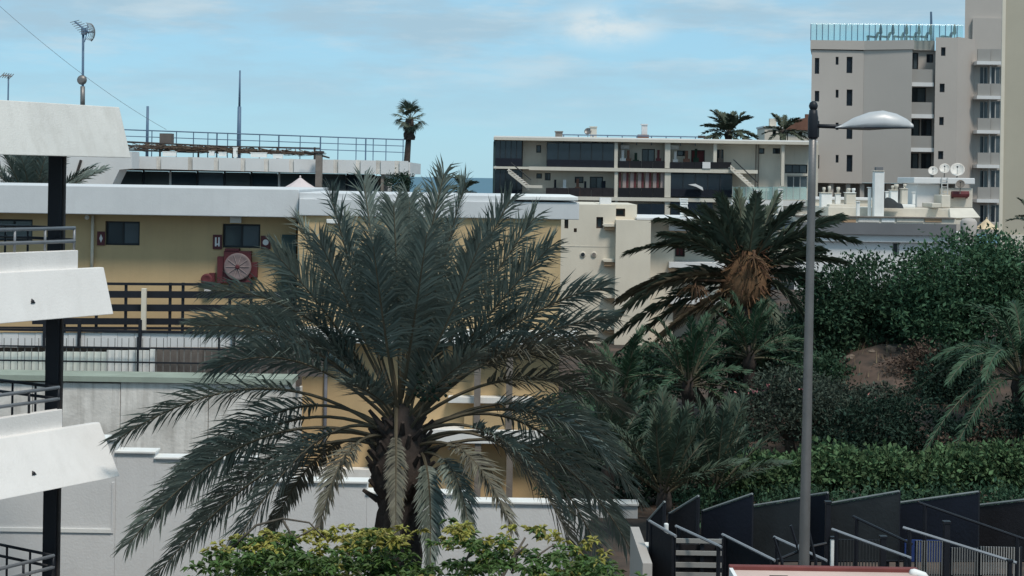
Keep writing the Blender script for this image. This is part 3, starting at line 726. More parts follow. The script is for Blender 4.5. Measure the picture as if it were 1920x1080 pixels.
def screen(x0, x1, y0, y1, n, Y, solid=0.0, m='dark_glass'):
    """glazed balcony front: rails, mullions, one pane each"""
    for k in range(n):
        a, b = x0 + (x1 - x0) * k / n, x0 + (x1 - x0) * (k + 1) / n
        build('glazed_pane', G().pbox(*R4(a + 2, b - 2, y0 + 3, y1 - 3), Y + .05 + .012 * (k % 2), .03), m, root)
        build('mullion', G().pbox(*R4(a - 2, a + 2, y0, y1), Y, .10), 'dark_frame', root)
    build('screen_rail', G().pbox(*R4(x0, x1, y0 - 2, y0 + 3), Y - .02, .14), 'dark_frame', root)
    if solid: build('parapet', G().pbox(*R4(x0, x1, y1 - solid, y1), Y - .06, .05), 'screen_navy', root)
screen(357, 714, 250, 383, 6, YK + .1, 42)
screen(1016, 1346, 414, 538, 5, YK + .1, 40)
screen(78, 224, 236, 374, 5, YK + .1, 42); screen(78, 224, 390, 540, 5, YK + .1, 40)
build('corner_post', G().pbox(*R4(72, 80, 233, 545), YK - .02, .25), 'green_door', root)
build('side_glazing', G().box(P(928, 300, YK).x - .15, P(928, 300, YK).x - .1, YK + .3, YK + 8, zb, P(928, 265, YK).z), 'dark_glass', root)
build('end_room', G().pbox(*R4(84, 224, 250, 700), YK + 3.0, 6), 'brown_board', root)
for (a, b, c, d, m) in ((736, 984, 346, 386, 'screen_cloth'), (1012, 1340, 352, 386, 'screen_cloth'), (350, 714, 490, 541, 'screen_brown'), (736, 982, 490, 541, 'screen_cloth'), (840, 984, 575, 700, 'dark_glass'), (1016, 1240, 565, 700, 'dark_glass'), (350, 714, 561, 700, 'screen_brown')):
    n = max(2, int((b - a) / 60))
    for k in range(n):
        u0, u1 = a + (b - a) * k / n, a + (b - a) * (k + 1) / n
        build('parapet_panel', G().pbox(*R4(u0 + .8, u1 - .8, c, d), YK - .02 + .01 * (k % 2), .08), m, root)
for k in range(12):
    a = 740 + k * 20.2
    build('curtain_strip', G().pbox(*R4(a, a + 18 if k % 2 else a + 11, 408, 489), YK + .35 + .01 * (k % 2), .05), 'curtain' if k % 2 else 'maroon', root)
for (a, b, c, d) in ((750, 796, 262, 282), (1014, 1060, 262, 285), (1020, 1055, 412, 434), (1186, 1228, 352, 386)):
    build('air_conditioner', G().pbox(*R4(a, b, c, d), YK - .18 if a == 1186 else YK + 1.2, .15 if a == 1186 else .38), 'white_wall', root)
for (x0, y0, x1, y1) in ((150, 384, 262, 474), (1335, 366, 1470, 490)):
    for off, Yo in ((0, 0), (14, -.9)):
        g = G(); p = [P(*Z2(x0, y0 + off), YK - .35 + Yo), P(*Z2(x1, y1 + off), YK - .35 + Yo), P(*Z2(x1, y1 + off + 14), YK - .35 + Yo), P(*Z2(x0, y0 + off + 14), YK - .35 + Yo)]
        build('stair_stringer', g.prism(p[::-1], (0, .12, 0)), 'block_cream', root)
    for k in range(9):
        q = (k + .5) / 9; c = P(*Z2(x0 + (x1 - x0) * q, y0 + (y1 - y0) * q + 10), YK - 1.1)
        build('stair_tread', G().box(c.x - .18, c.x + .18, YK - 1.12, YK - .36, c.z, c.z + .07), 'concrete', root)
    build('stair_handrail', G().tube([P(*Z2(x0 + 15, y0 - 28), YK - 1.2), P(*Z2(x1 + 10, y1 - 28), YK - 1.2)], .05), 'dark_frame', root)
    build('landing', G().pbox(*R4(x1 - 10, x1 + 70, y1 + 2, y1 + 16), YK - 1.3, 1.2), 'block_cream', root)
build('awning', G().prism([P(*Z2(1108, 472), YK - .1), P(*Z2(1145, 468), YK - .1), P(*Z2(1182, 486), YK - .1), P(*Z2(1186, 504), YK - .1), P(*Z2(1150, 484), YK - .1)][::-1], (0, -.5, 0)), 'white_wall', root)
for x_ in (1484, 1470): build('drainpipe', G().pbox(*R4(x_ - 2, x_ + 2, 248, 540), YK + 1.45, .12), 'timber', root)
rb = random.Random(17)
for (x_, y_) in ((760, 386), (790, 386), (830, 386), (950, 386), (1040, 386), (1100, 386), (1150, 386), (1280, 386), (400, 541), (450, 541), (520, 541), (560, 541), (660, 541), (130, 374), (180, 374), (120, 540)):
    c = P(*Z2(x_, y_), YK + .9); w_ = rb.uniform(.18, .3); h_ = rb.uniform(1.15, 1.6)
    build('balcony_item', G().box(c.x - w_, c.x + w_, YK + .75, YK + 1.1, c.z, c.z + h_ * .55).box(c.x - w_ * .5, c.x + w_ * .4, YK + .8, YK + 1.0, c.z + h_ * .551, c.z + h_), rb.choice(['leaf_deep', 'brown_board', 'white_wall', 'maroon', 'screen_navy', 'terracotta']), root)
# rooftop pieces
def roofbox(a, b, c, d, Y, m, name, label, cat, cap=True, grp=None):
    r = thing(name, label, cat, P((a + b) / 2, d, Y + .2), grp)
    build('shaft', G().pbox(a, b, c, d, Y, (b - a) / F * Y), m, r)
    if cap: build('cap', G().pbox(a - 1.2, b + 1.2, c - 2.2, c - .1, Y - .06, (b - a) / F * Y + .12), m, r)
    return r
roofbox(*R4(402, 440, 193, 224), YK + 3, 'timber', 'roof_tank', 'small grey box at the left end of the cream block roof', 'tank')
roofbox(*R4(588, 622, 168, 224), YK + 3, 'block_cream', 'chimney', 'cream chimney beside a dish on the block roof', 'chimney', grp='chimneys on the cream block')
roofbox(*R4(862, 892, 155, 224), YK + 3, 'white_wall', 'chimney', 'slim white chimney in the middle of the cream block roof', 'chimney', grp='chimneys on the cream block')
roofbox(*R4(842, 900, 206, 224), YK + 2.4, 'terracotta', 'roof_box', 'low reddish box at the foot of the slim roof chimney', 'roof box', False)
roofbox(*R4(1165, 1202, 211, 224), YK + 3, 'dark_timber', 'roof_box', 'dark low box on the right of the cream block roof', 'roof box', False)
def dish(px, py, r_px, Y, label, m='galvanised', base_z=None, grp=None, tilt=(-.3, -1, .5)):
    c = P(px, py, Y); R = r_px / F * Y; ax = Vector(tilt).normalized()
    bz = base_z if base_z is not None else c.z - R * 1.5
    r = thing('satellite_dish', label, 'satellite dish', Vector((c.x, Y + .25 * R, bz)), grp)
    prof = [(R * q, -R * .32 * (1 - q * q)) for q in (.06, .35, .65, .85, 1.0)] + [(R * 1.0, .025), (R * .7, -R * .32 * .5 - .04), (R * .1, -R * .32 - .04)]
    build('reflector', G().lathe(c, prof, 18, ax), m, r, smooth=True)
    build('feed_arm', G().tube([c + Vector((0, 0, -R * .8)), c + ax * R * .8], .03 * R + .01), m, r)
    build('feed', G().lathe(c + ax * R * .75, [(.05 * R + .02, 0), (.09 * R + .02, .1 * R), (.05 * R, .2 * R)], 8, ax), 'dark_frame', r)
    build('stand', G().tube([Vector((c.x, Y + .25 * R, bz)), c - ax * R * .3], .05 * R + .015), 'timber', r)
zroof = P(1150, 180 + 224 / 2.842, YK + 3).z
dish(900 + 575 / 2.842, 180 + 188 / 2.842, 7, YK + 3, 'grey dish beside the cream chimney on the block roof', base_z=zroof)
rl_ = thing('roof_railing', 'thin pale railing along the flat roof of the cream block', 'railing', P(1150, 180 + 224 / 2.842, YK + 1.2))
build('rail', G().tube([P(*Z2(440, 206), YK + 1.2), P(*Z2(1160, 218), YK + 1.2)], .05, n=5), 'blue_steel', rl_)
for k in range(10):
    x_ = 446 + k * 78; p = P(*Z2(x_, 207 + k * 1.2), YK + 1.2)
    build('post', G().tube([Vector((p.x, p.y, p.z - .75)), p], .045, n=5), 'blue_steel', rl_)
# teal glass balustrade at the right foot of the block
r = thing('glass_balustrade', 'pale teal glass balustrade at the foot of the cream block', 'balustrade', P(1440, 376, YK - 8))
for k in range(11):
    a = 1346 + 36 * k
    build('glass_panel', G().pbox(*R4(a + 1, a + 34.5, 484, 552), YK - 8 + .02 * (k % 2), .03), 'teal_glass', r)
    build('post', G().pbox(*R4(a - 1.2, a + .8, 480, 556), YK - 8 - .05, .08), 'pale_frame', r)
tp = thing('roof_terrace', 'white low terrace parapet under the teal glass balustrade', 'wall', base(1440, 400, YK - 7.5))
build('parapet', G().pbox(*R4(1340, 1760, 556.5, 585), YK - 8.2, .5), 'white_wall', tp)
build('wall', G().box(P(1372, 400, YK - 8).x, P(1519, 400, YK - 8).x, YK - 8.0, YK - 3, ground_z(20, YK - 6) - .3, P(1445, 180 + 586 / 2.842, YK - 8).z), 'stucco', tp)
zt_ = P(1440, 180 + 556 / 2.842, YK - 8.2).z
for (a, b, c, lab) in ((1460, 1480, 506, 'short white chimney before the teal glass balustrade, left of two'), (1592, 1612, 500, 'short white chimney before the teal glass balustrade, right of two')):
    roofbox(*R4(a, b, c, 556), YK - 8.9, 'white_paint', 'chimney', lab, 'chimney', grp='short white chimneys'); 
    build('plinth', G().pbox(*R4(a - 3, b + 3, 556.5, 700), YK - 8.9, .55), 'white_paint', bpy.data.objects[[o.name for o in bpy.data.objects if o.get('label') == lab][0]])

# houses and palms behind the block are further up the coast
YH = 165.0
for (a, b, c, d, lab, rm) in ((1434, 1476, 232, 290, 'small white house between palms above the cream block', 'white_wall'), (1478, 1530, 236, 290, 'small house with a red tiled roof beside the tall hotel', 'terracotta')):
    h = thing('far_house', lab, 'house', base((a + b) / 2, 260, YH + 3), 'small houses behind the cream block')
    x0_, x1_ = P(a, c, YH).x, P(b, c, YH).x; zt = P((a + b) / 2, c + 8, YH).z
    build('wall', G().box(x0_, x1_, YH, YH + 5, ground_z(x0_, YH) - .5, zt), 'stucco', h)
    if rm == 'terracotta':
        build('roof', G().prism([(x0_ - .3, YH - .4, zt), (x1_ + .3, YH - .4, zt), (x1_ + .3, YH - .4, zt + .2), ((x0_ + x1_) / 2 + .4, YH - .4, zt + 1.3), (x0_ + .6, YH - .4, zt + .9)], (0, 5.8, 0)), rm, h)
        build('chimney', G().box(x1_ - .9, x1_ - .4, YH + 1, YH + 1.5, zt + .2, zt + 1.7), 'terracotta', h)
    else:
        build('roof', G().box(x0_ - .1, x1_ + .1, YH - .1, YH + 5.1, zt + .005, zt + .2), rm, h)
        build('chimney', G().box(x0_ + .6, x0_ + 1.3, YH + .6, YH + 1.2, zt + .2, zt + 1.0), 'stucco', h)
    window(h, ((a + b) / 2 - 6, (a + b) / 2 + 6, c + 11, c + 20), YH - .12, 'dark_frame', 'dark_glass', 2, .05)

# ------------------------------------------------------------------ tall hotel
YT = 136.0
def Q(x0, x1, y0, y1): k = 2.348; return (1480 + x0 / k, 1480 + x1 / k, y0 / k, y1 / k)
root = thing('tall_hotel', 'tall grey beige hotel with stacked balconies and a glass-railed roof terrace', 'building', base(1700, 350, YT + 6))
zb = ground_z(30, YT) - .3
wa = []
for (y0, y1) in ((255, 325), (400, 447), (532, 604), (682, 742)): wa.append(Q(112, 132, y0, y1))
for (y0, y1) in ((250, 285), (395, 430), (540, 572), (682, 716)): wa.append(Q(204, 217, y0, y1))
for (y0, y1) in ((250, 322), (394, 466), (540, 612), (682, 756)): wa.append(Q(252, 278, y0, y1))
facade(root, 'front_wall', 'hotel_wall', Q(95, 324, 222, 806), YT, wa, .35, 8, shear=.2)
for w_ in wa: window(root, w_, YT, 'dark_frame', 'dark_glass', 1, .07, .16)
# angled face turning towards the balcony recess
xa, xb = P(1618.3, 200, YT).x, P(1618.3, 200, YT).x + 3.75
zt, zl = P(1660, 222 / 2.348, YT).z, P(1660, 806 / 2.348, YT).z
build('angled_wall', G().prism([(xa + .01, YT + .02, zl), (xb, YT - 1.5, zl), (xb, YT + 6, zl), (xa + .01, YT + 6, zl)], (0, 0, zt - zl)), 'hotel_wall', root)
build('cornice', G().prism([(P(1519, 80, YT).x, YT - .15, zt + .01), (xa, YT - .15, zt + .01), (xb + .1, YT - 1.65, zt + .01), (xb + 1.3, YT + 6, zt + .01), (P(1519, 80, YT).x + 1.25, YT + 6, zt + .01)], (0, 0, P(1600, 180 / 2.348, YT).z - zt)), 'hotel_wall', root)
build('cornice', G().pbox(*Q(517, 640, 178, 221), YT + .6, 4), 'hotel_wall', root)
# recessed balcony stack
rec = [Q(530, 568, 232, 305), Q(604, 634, 238, 276), Q(527, 602, 385, 452), Q(520, 575, 525, 600), Q(580, 628, 525, 600), Q(518, 570, 675, 744), Q(580, 626, 675, 744)]
facade(root, 'balcony_back_wall', 'hotel_wall', Q(512, 642, 221.5, 806), YT + .9, rec, .3, 5)
for w_ in rec: window(root, w_, YT + .9, 'dark_frame', 'dark_glass', 2, .07, .14)
for (y0, y1) in ((305, 362), (450, 502), (598, 650), (742, 792)):
    build('balcony_front', G().pbox(*Q(516, 634, y0, y1), YT - .5, .15), 'hotel_grey', root)
    build('balcony_slab', G().pbox(*Q(516, 636, y1 + .4, y1 + 18), YT - .55, 1.44), 'white_wall', root)
# stair tower: front and return
tw = [Q(668, 688, 208, 246), Q(662, 684, 368, 406), Q(660, 680, 515, 551), Q(655, 678, 665, 701)]
facade(root, 'stair_tower', 'hotel_wall', Q(640, 736, 165, 806), YT - .8, tw, .35, 6, shear=.28)
for w_ in tw: window(root, w_, YT - .8, 'dark_frame', 'dark_glass', 1, .07, .16)
x1_ = P(1480 + 736 / 2.348, 200, YT - .8).x; x2_ = P(1480 + 830 / 2.348, 200, YT + 1).x
zt2, zl2 = P(1810, 165 / 2.348, YT).z, zb
build('stair_tower_return', G().prism([(x1_ + .01, YT - .79, zl2), (x2_, YT + 1.9, zl2), (x2_, YT + 6, zl2), (x1_ + .01, YT + 6, zl2)], (0, 0, zt2 - zl2 - .02)), 'hotel_wall', root)
xl_, xr_ = P(1809.5, 20, YT + 2.2).x, P(1886, 20, YT + 2.2).x
build('lift_tower', G().prism([(xl_, YT + 2.2, zt2 - 3.5), (xr_, YT + 2.2, zt2 - 3.5), (xr_ + 1.8, YT + 8, zt2 - 3.5), (xl_ + 1.8, YT + 8, zt2 - 3.5)], (0, 0, P(1840, -60, YT).z - zt2 + 3.5)), 'hotel_wall', root)
bw = []
for k in range(5):
    y0 = 292 + 152 * k
    bw += [Q(838, 878, y0, y0 + 82), Q(886, 932, y0, y0 + 82)]
facade(root, 'balcony_back_wall', 'hotel_wall', Q(800, 945, 80, 1030), YT + 1.8, bw, .3, 5, shear=.3)
for w_ in bw: window(root, w_, YT + 1.8, 'pale_frame', 'dark_glass', 2, .08, .14)
for k in range(5):
    y0 = 216 + 152 * k
    for (a, b) in ((829, 886), (887, 936)):
        build('balcony_front', G().pbox(*Q(a, b, y0, y0 + 52), YT + .6 + (.3 if a > 880 else 0), .15), 'hotel_grey', root)
    build('balcony_slab', G().pbox(*Q(826, 938, y0 + 53, y0 + 68), YT + .4, 1.39), 'white_wall', root)
build('balcony_pier', G().pbox(*Q(879, 885, 232, 990), YT + 1.0, .3), 'pale_frame', root)
# ground floor in deep shade behind the roofs
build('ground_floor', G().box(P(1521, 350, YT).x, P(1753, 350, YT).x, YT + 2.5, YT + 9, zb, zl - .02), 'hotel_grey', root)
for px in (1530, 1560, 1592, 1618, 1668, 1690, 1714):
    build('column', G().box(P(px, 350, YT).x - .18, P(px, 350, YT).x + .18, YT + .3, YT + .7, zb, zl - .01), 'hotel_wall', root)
build('mast', G().tube([P(1480 + 626 / 2.348, 76, YT + 2), P(1480 + 624 / 2.348, 22, YT + 2)], .13, .09, 6), 'blue_steel', root)
# roof terrace balustrade and chairs
r = thing('roof_balustrade', 'turquoise glass balustrade around the hotel roof terrace', 'balustrade', P(1660, 77, YT + .5))
nb = 26; x0_, x1_ = 1520.5, 1806
for k in range(nb):
    a, b = x0_ + (x1_ - x0_) * k / nb, x0_ + (x1_ - x0_) * (k + 1) / nb
    build('glass_panel', G().pbox(a + .5, b - .4, 46 + k * .1, 76.2, YT + .15 + .02 * (k % 2), .03), 'teal_glass', r)
    build('post', G().pbox(a - .45, a + .45, 45 + k * .1, 76.6, YT + .1, .12), 'blue_steel', r)
build('top_rail', G().tube([P(x0_, 44.6, YT + .17), P(x1_, 47.2, YT + .17)], .05), 'teal_glass', r)
zt3 = P(1600, 180 / 2.348, YT).z
names = ['first', 'second', 'third', 'fourth', 'fifth', 'sixth']
for i, x_ in enumerate((368, 422, 482, 537, 588, 694)):
    px = 1480 + x_ / 2.348; p = P(px, 70, YT + 1.2); b = Vector((p.x, YT + 1.2, P(px, 76.0, YT + 1.2).z))
    t = thing('deck_chair', 'dark deck chair behind the hotel roof glass, %s from the left' % names[i], 'deck chair', b, 'deck chairs on the hotel roof')
    build('seat', G().hexa([b + Vector(v) for v in ((-.5, -.3, .30), (.3, -.3, .22), (.3, .3, .22), (-.5, .3, .30), (-.5, -.3, .42), (.3, -.3, .34), (.3, .3, .34), (-.5, .3, .42))]), 'dark_frame', t)
    build('backrest', G().hexa([b + Vector(v) for v in ((.2, -.3, .25), (.34, -.3, .22), (.34, .3, .22), (.2, .3, .25), (.36, -.3, .72), (.48, -.3, .70), (.48, .3, .70), (.36, .3, .72))]), 'dark_frame', t)
    for sx in (-.42, .25):
        for sy in (-.25, .25): build('leg', G().tube([b + Vector((sx, sy, 0)), b + Vector((sx, sy, .3))], .05, n=5), 'dark_frame', t)
    tt = thing('furled_parasol', 'thin furled dark parasol on the hotel roof, %s from the left' % names[i], 'parasol', b + Vector((.75, .4, 0)), 'furled parasols on the hotel roof')
    bb = b + Vector((.75, .4, 0))
    build('pole', G().tube([bb, bb + Vector((0, 0, .6))], .05, n=6), 'blue_steel', tt)
    build('folded_cloth', G().lathe(bb, [(.10, .55), (.16, .7), (.13, 1.1), (.05, 1.45)], 8), 'dark_frame', tt)

# beige tower at the right edge
root = thing('beige_tower', 'plain warm beige tower wall at the right edge of the picture', 'building', base(1930, 440, 105))
xl = P(1879, 220, 102).x
zg_ = ground_z(xl, 102) - .4; zt_ = P(1900, -80, 102).z
build('wall', G().prism([(xl, 102, zg_), (xl + 9, 102, zg_), (xl + 12.4, 112, zg_), (xl + 3.4, 112, zg_)], (0, 0, zt_ - zg_)), 'beige_tower', root)
build('plinth_band', G().box(xl - .02, xl + 9.1, 101.85, 101.99, zg_, P(1900, 440, 102).z), 'stucco', root)
build('corner_trim', G().box(xl - .12, xl + .1, 101.9, 101.992, P(1900, 439.5, 102).z, zt_), 'cream_wall', root)
# ------------------------------------------------------------------ white house with cluttered roof, before the hotel
YW = 80.0
def W(x0, x1, y0, y1): k = 4.571; return (1500 + x0 / k, 1500 + x1 / k, 300 + y0 / k, 300 + y1 / k)
def Wp(x, y): return (1500 + x / 4.571, 300 + y / 4.571)
root = thing('white_house', 'white house with a dark grey fascia and a crowded flat roof', 'building', base(1670, 450, YW + 3))
zb = ground_z(20, YW) - .3
x0_, x1_ = P(1490, 470, YW).x, P(1832, 470, YW).x
zf = P(1660, 300 + 640 / 4.571, YW).z; zr_ = P(1660, 300 + 492 / 4.571, YW).z
facade(root, 'wall', 'white_wall', (1490, 1832, 300 + 645 / 4.571, 520), YW, [W(792, 850, 706, 830), W(-30, 20, 690, 900), W(60, 110, 690, 900)], .3, 9, zbot=zb, shear=.24)
window(root, W(792, 850, 706, 830), YW, 'pale_frame', 'glass', 1, .06); window(root, W(-30, 20, 690, 900), YW, 'dark_frame', 'glass', 1, .06); window(root, W(60, 110, 690, 900), YW, 'dark_frame', 'glass', 1, .06)
build('eaves_band', G().pbox(*W(-40, 1330, 641, 702), YW - .25, .24), 'white_wall', root)
build('fascia', G().pbox(*W(-40, 1340, 541, 640), YW - .45, 9.5), 'slate_fascia', root)
build('roof_edge', G().pbox(*W(-40, 1335, 494, 540), YW - .3, .5), 'stucco', root)
build('roof_slab', G().pbox(*W(-40, 1500, 505, 540), YW + .21, 9.0), 'stucco', root)
build('roof_lip', G().pbox(*W(-40, 1335, 484, 493), YW - .42, .7), 'timber', root)
for (a, b, m) in ((200, 480, 'ochre_ledge'), (500, 680, 'concrete'), (700, 812, 'white_paint'), (830, 1060, 'stucco'), (1070, 1215, 'ochre_ledge')):
    build('edge_tile', G().pbox(*W(a, b, 501, 533), YW - .34, .035), m, root)
zroof = P(1660, 300 + 500 / 4.571, YW + .5).z
# stuccoed roof volumes
def vol(name, m, a, b, c, d, Y, dep): return build(name, G().pbox(*W(a, b, c, d), Y, dep), m, root, bevel=.04)
vol('roof_volume', 'stucco', 240, 1480, 410, 505, YW + 2.0, 4)
vol('roof_volume', 'stucco', 250, 480, 380, 409, YW + 2.6, 2)
vol('parapet', 'white_wall', 130, 620, 318, 345, YW + 5.5, .4)
vol('parapet_wall', 'stucco', 120, 640, 346, 409, YW + 5.6, 2.5)
vol('roof_room', 'white_wall', 1000, 1200, 206, 409, YW + 4.2, 3)
vol('roof_room', 'stucco', 1201, 1480, 240, 409, YW + 4.0, 3)
vol('roof_room_slab', 'white_wall', 975, 1500, 152, 205, YW + 3.8, 3.6)
vol('roof_step', 'stucco', 1130, 1210, 370, 409, YW + 1.6, 2)
vol('roof_step', 'stucco', 1211, 1290, 300, 409, YW + 2.4, 1.5)
vol('skylight_kerb', 'white_paint', 700, 990, 380, 409.5, YW + 3.0, 1)
build('sloping_roof', G().prism([P(*Wp(1280, 410), YW + 1.2), P(*Wp(1480, 412), YW + 1.2), P(*Wp(1545, 492), YW + .2), P(*Wp(1290, 496), YW + .2)][::-1], (0, .3, -.25)), 'stucco', root)
# chimneys and pots
def chim(a, b, c, d, Y, label, m='white_paint', cap='stucco', pots=0):
    r = thing('roof_chimney', label, 'chimney', P(*Wp((a + b) / 2, d), Y + .2), 'chimneys on the white house')
    q = W(a, b, c, d); dep = (b - a) / 4.571 / F * Y
    build('shaft', G().pbox(*q, Y, dep), m, r, bevel=.03)
    build('cap', G().pbox(q[0] - .7, q[1] + .7, q[2] - 1.6, q[2] - .05, Y - .05, dep + .1), cap, r, bevel=.02)
    for k in range(pots):
        cx = q[0] + (q[1] - q[0]) * (k + .5) / pots; p = P(cx, q[2] - 1.6, Y + dep / 2)
        hq = .55 + .5 * random.random(); wq = .7 + .5 * random.random()
        build('pot', G().lathe(p, [(.09 * wq, 0), (.075 * wq, .15 * hq), (.11 * wq, .2 * hq), (.11 * wq, .36 * hq), (.06 * wq, .38 * hq)], 8), cap if k % 2 else 'terracotta' if hq > .85 else 'stucco', r, smooth=True)
    return r
c1 = chim(637, 722, 98, 505, YW + .9, 'tall square white chimney with a dark cap on the cluttered roof')
build('dark_cowl', G().pbox(*W(650, 714, 60, 90), YW + 1.0, .3), 'slate_fascia', c1, bevel=.02)
chim(182, 275, 285, 410, YW + 3.2, 'broad white chimney with two pots at the left of the cluttered roof', pots=2)
chim(305, 350, 290, 380, YW + 3.3, 'small white chimney second from the lamp post', pots=1)
chim(395, 480, 285, 380, YW + 3.0, 'rounded white chimney left of the tall square chimney', 'stucco', 'white_paint', 2)
chim(486, 514, 362, 505, YW + .7, 'thin white upright flue low at the front roof edge', 'white_paint', 'white_paint')
chim(585, 612, 240, 505, YW + 1.3, 'slim white flue just left of the tall square chimney', 'white_paint', 'white_paint')
chim(735, 760, 275, 380, YW + 3.4, 'slim white flue just right of the tall square chimney', 'white_paint', 'white_paint')
chim(778, 840, 262, 380, YW + 3.5, 'white double flue right of the tall square chimney', 'white_paint', 'stucco', 2)
chim(965, 990, 280, 380, YW + 3.4, 'slim white flue beside the white roof room', 'white_paint', 'white_paint')
chim(870, 925, 250, 380, YW + 3.6, 'pinkish tapering flue between the tall chimney and roof room', 'stucco', 'stucco', 1)
# covered bundle, statue-like vent
b_ = P(*Wp(780, 420), YW + 1.0)
gq = G(); rs = random.Random(9); prof = []
vs = []
for i in range(7):
    for j in range(5):
        u, v = i / 6, j / 4
        p = P(*Wp(705 + 190 * u, 0), YW + 1.0); z = .55 * math.sin(math.pi * v) * (0.45 + .55 * math.sin(math.pi * min(1, u * 1.2))) + rs.uniform(-.03, .03)
        vs.append((p.x, YW + 1.0 + .9 * v, P(*Wp(800, 410), YW + 1).z - .02 + max(0, z)))
gq.add(vs, [(i * 5 + j, (i + 1) * 5 + j, (i + 1) * 5 + j + 1, i * 5 + j + 1) for i in range(6) for j in range(4)])
tag(build('tarpaulin', gq, 'screen_grey', loc=b_, smooth=True), 'grey tarpaulin heap right of the tall square chimney', 'tarpaulin')
t = thing('roof_ladder', 'short pale ladder leaning on the white roof room under the dishes', 'ladder', P(*Wp(1240, 330), YW + 3.7))
for x_ in (1215, 1265): build('stile', G().tube([P(*Wp(x_, 335), YW + 3.6), P(*Wp(x_, 150), YW + 3.75)], .03), 'pale_frame', t)
for k in range(6): build('rung', G().tube([P(*Wp(1215, 315 - 28 * k), YW + 3.62 + .02 * k), P(*Wp(1265, 315 - 28 * k), YW + 3.62 + .02 * k)], .022), 'pale_frame', t)
t = thing('red_awning', 'rolled dark red awning on the beige roof room', 'awning', P(*Wp(1372, 322), YW + 3.8))
build('roll', G().tube([P(*Wp(1300, 292), YW + 3.78), P(*Wp(1446, 292), YW + 3.78)], .16, n=10), 'maroon', t)
build('valance', G().pbox(*W(1305, 1440, 296, 322), YW + 3.70, .04), 'red_edge', t)
for x_ in (1312, 1434): build('arm', G().pbox(*W(x_ - 4, x_ + 4, 300, 330), YW + 3.76, .24), 'dark_frame', t)
zs = P(*Wp(1240, 152), YW + 5).z
dish(*Wp(1140, 92), 9, YW + 5, 'smallest satellite dish of the row on the white roof room', 'concrete', zs, 'dishes on the roof room')
dish(*Wp(1240, 72), 10, YW + 5.4, 'middle satellite dish of the row on the white roof room', 'concrete', zs, 'dishes on the roof room')
dish(*Wp(1350, 82), 13.5, YW + 5, 'largest satellite dish on the right of the white roof room', 'concrete', zs, 'dishes on the roof room')
dish(*Wp(1375, 205), 8, YW + 3.4, 'low satellite dish above the rolled red awning', 'timber', P(*Wp(1375, 290), YW + 3.4).z, 'dishes on the roof room')
parasol(*Wp(1600, 500), 300 + 590 / 4.571, 24, 84, 'cream parasol at the foot of the beige tower', 'cream_cloth', ground_z(24, 84))
tt = thing('blue_container', 'grey blue water tank at the right end of the white house', 'tank', Vector((P(*Wp(1450, 600), YW - 1.2).x, YW - .8, ground_z(22, YW - 1))))
cx = P(*Wp(1450, 600), YW - 1).x; zt = P(*Wp(1450, 505), YW - 1).z
build('tank', G().lathe((cx, YW - .9, 0), [(.35, zt - 1.1), (.40, zt - 1.0), (.40, zt - .15), (.30, zt), (.1, zt + .04)], 14), 'hotel_wall', tt, smooth=True)
build('stand', G().box(cx - .3, cx + .3, YW - 1.2, YW - .6, ground_z(cx, YW) - .3, zt - 1.11), 'white_wall', tt)

# ------------------------------------------------------------------ cream building beside the yellow one
YM = 62.0
root = thing('cream_building', 'cream rendered building with round vents and small ledges, right of the yellow wall', 'building', base(1150, 600, YM + 4))
zb = ground_z(4, YM) - .3
ops = [R4(450, 471, 655, 706), R4(620, 656, 645, 706), R4(500, 516, 705, 726)]
facade(root, 'left_wall', 'cream_wall', R4(405, 718, 578, 1500), YM, ops, .3, 7, zbot=zb)
for o_ in ops[:2]: window(root, o_, YM, 'dark_timber', 'glass', 1, .06, .16)
window(root, ops[2], YM, 'dark_timber', 'ochre_ledge', 1, .04, .12, 'vent')
facade(root, 'upper_wall', 'cream_wall', R4(640, 836, 578, 668), YM + .5, [R4(720, 774, 600, 642)], .3, 5)
window(root, R4(720, 774, 600, 642), YM + .5, 'dark_timber', 'glass', 1, .06, .16)
facade(root, 'right_wall', 'cream_wall', R4(719, 905, 662, 1500), YM - .5, [], .2, 7.5, zbot=zb)
build('rear_wing', G().box(P(1218.5, 500, YM).x, P(1266, 500, YM).x, YM + .6, YM + 6, zb, P(1240, 413, YM).z), 'cream_wall', root)
build('wing_coping', G().pbox(*R4(836, 1245, 652, 662), YM - .4, 6), 'white_wall', root)
facade(root, 'balcony_wall', 'cream_wall', R4(1010, 1340, 662.5, 1300), YM + 1.6, [R4(1040, 1092, 780, 856), R4(1250, 1300, 780, 880)], .3, 5, zbot=zb)
window(root, R4(1040, 1092, 780, 856), YM + 1.6, 'dark_timber', 'maroon', 2, .06, .12, 'shutter'); window(root, R4(1250, 1300, 780, 880), YM + 1.6, 'dark_timber', 'maroon', 2, .06, .12, 'shutter')
for (y0, y1) in ((692, 720), (888, 918), (1080, 1110)):
    build('balcony_slab', G().pbox(*R4(1008, 1340, y0, y1), YM + .2, 1.39), 'white_wall', root)
    build('balcony_edge', G().pbox(*R4(1008, 1215, y1 + .3, y1 + 12), YM + .25, 1.3), 'ochre_ledge', root)
for (y0, y1, a) in ((680, 714, 652), (868, 906, 650), (1060, 1090, 652), (1230, 1262, 640)):
    build('ledge', G().prism([P(*Z2(a, y0 + 8), YM - .28), P(*Z2(a + 12, y0 + 18), YM - .28), P(*Z2(718, y0 + 18), YM - .28), P(*Z2(718, y0), YM - .28), P(*Z2(a + 8, y0), YM - .28)], (0, .279, 0)), 'cream_wall', root, bevel=.02)
    build('ledge_base', G().pbox(*R4(a + 12, 718, y0 + 18.3, y1), YM - .2, .199), 'ochre_ledge', root)
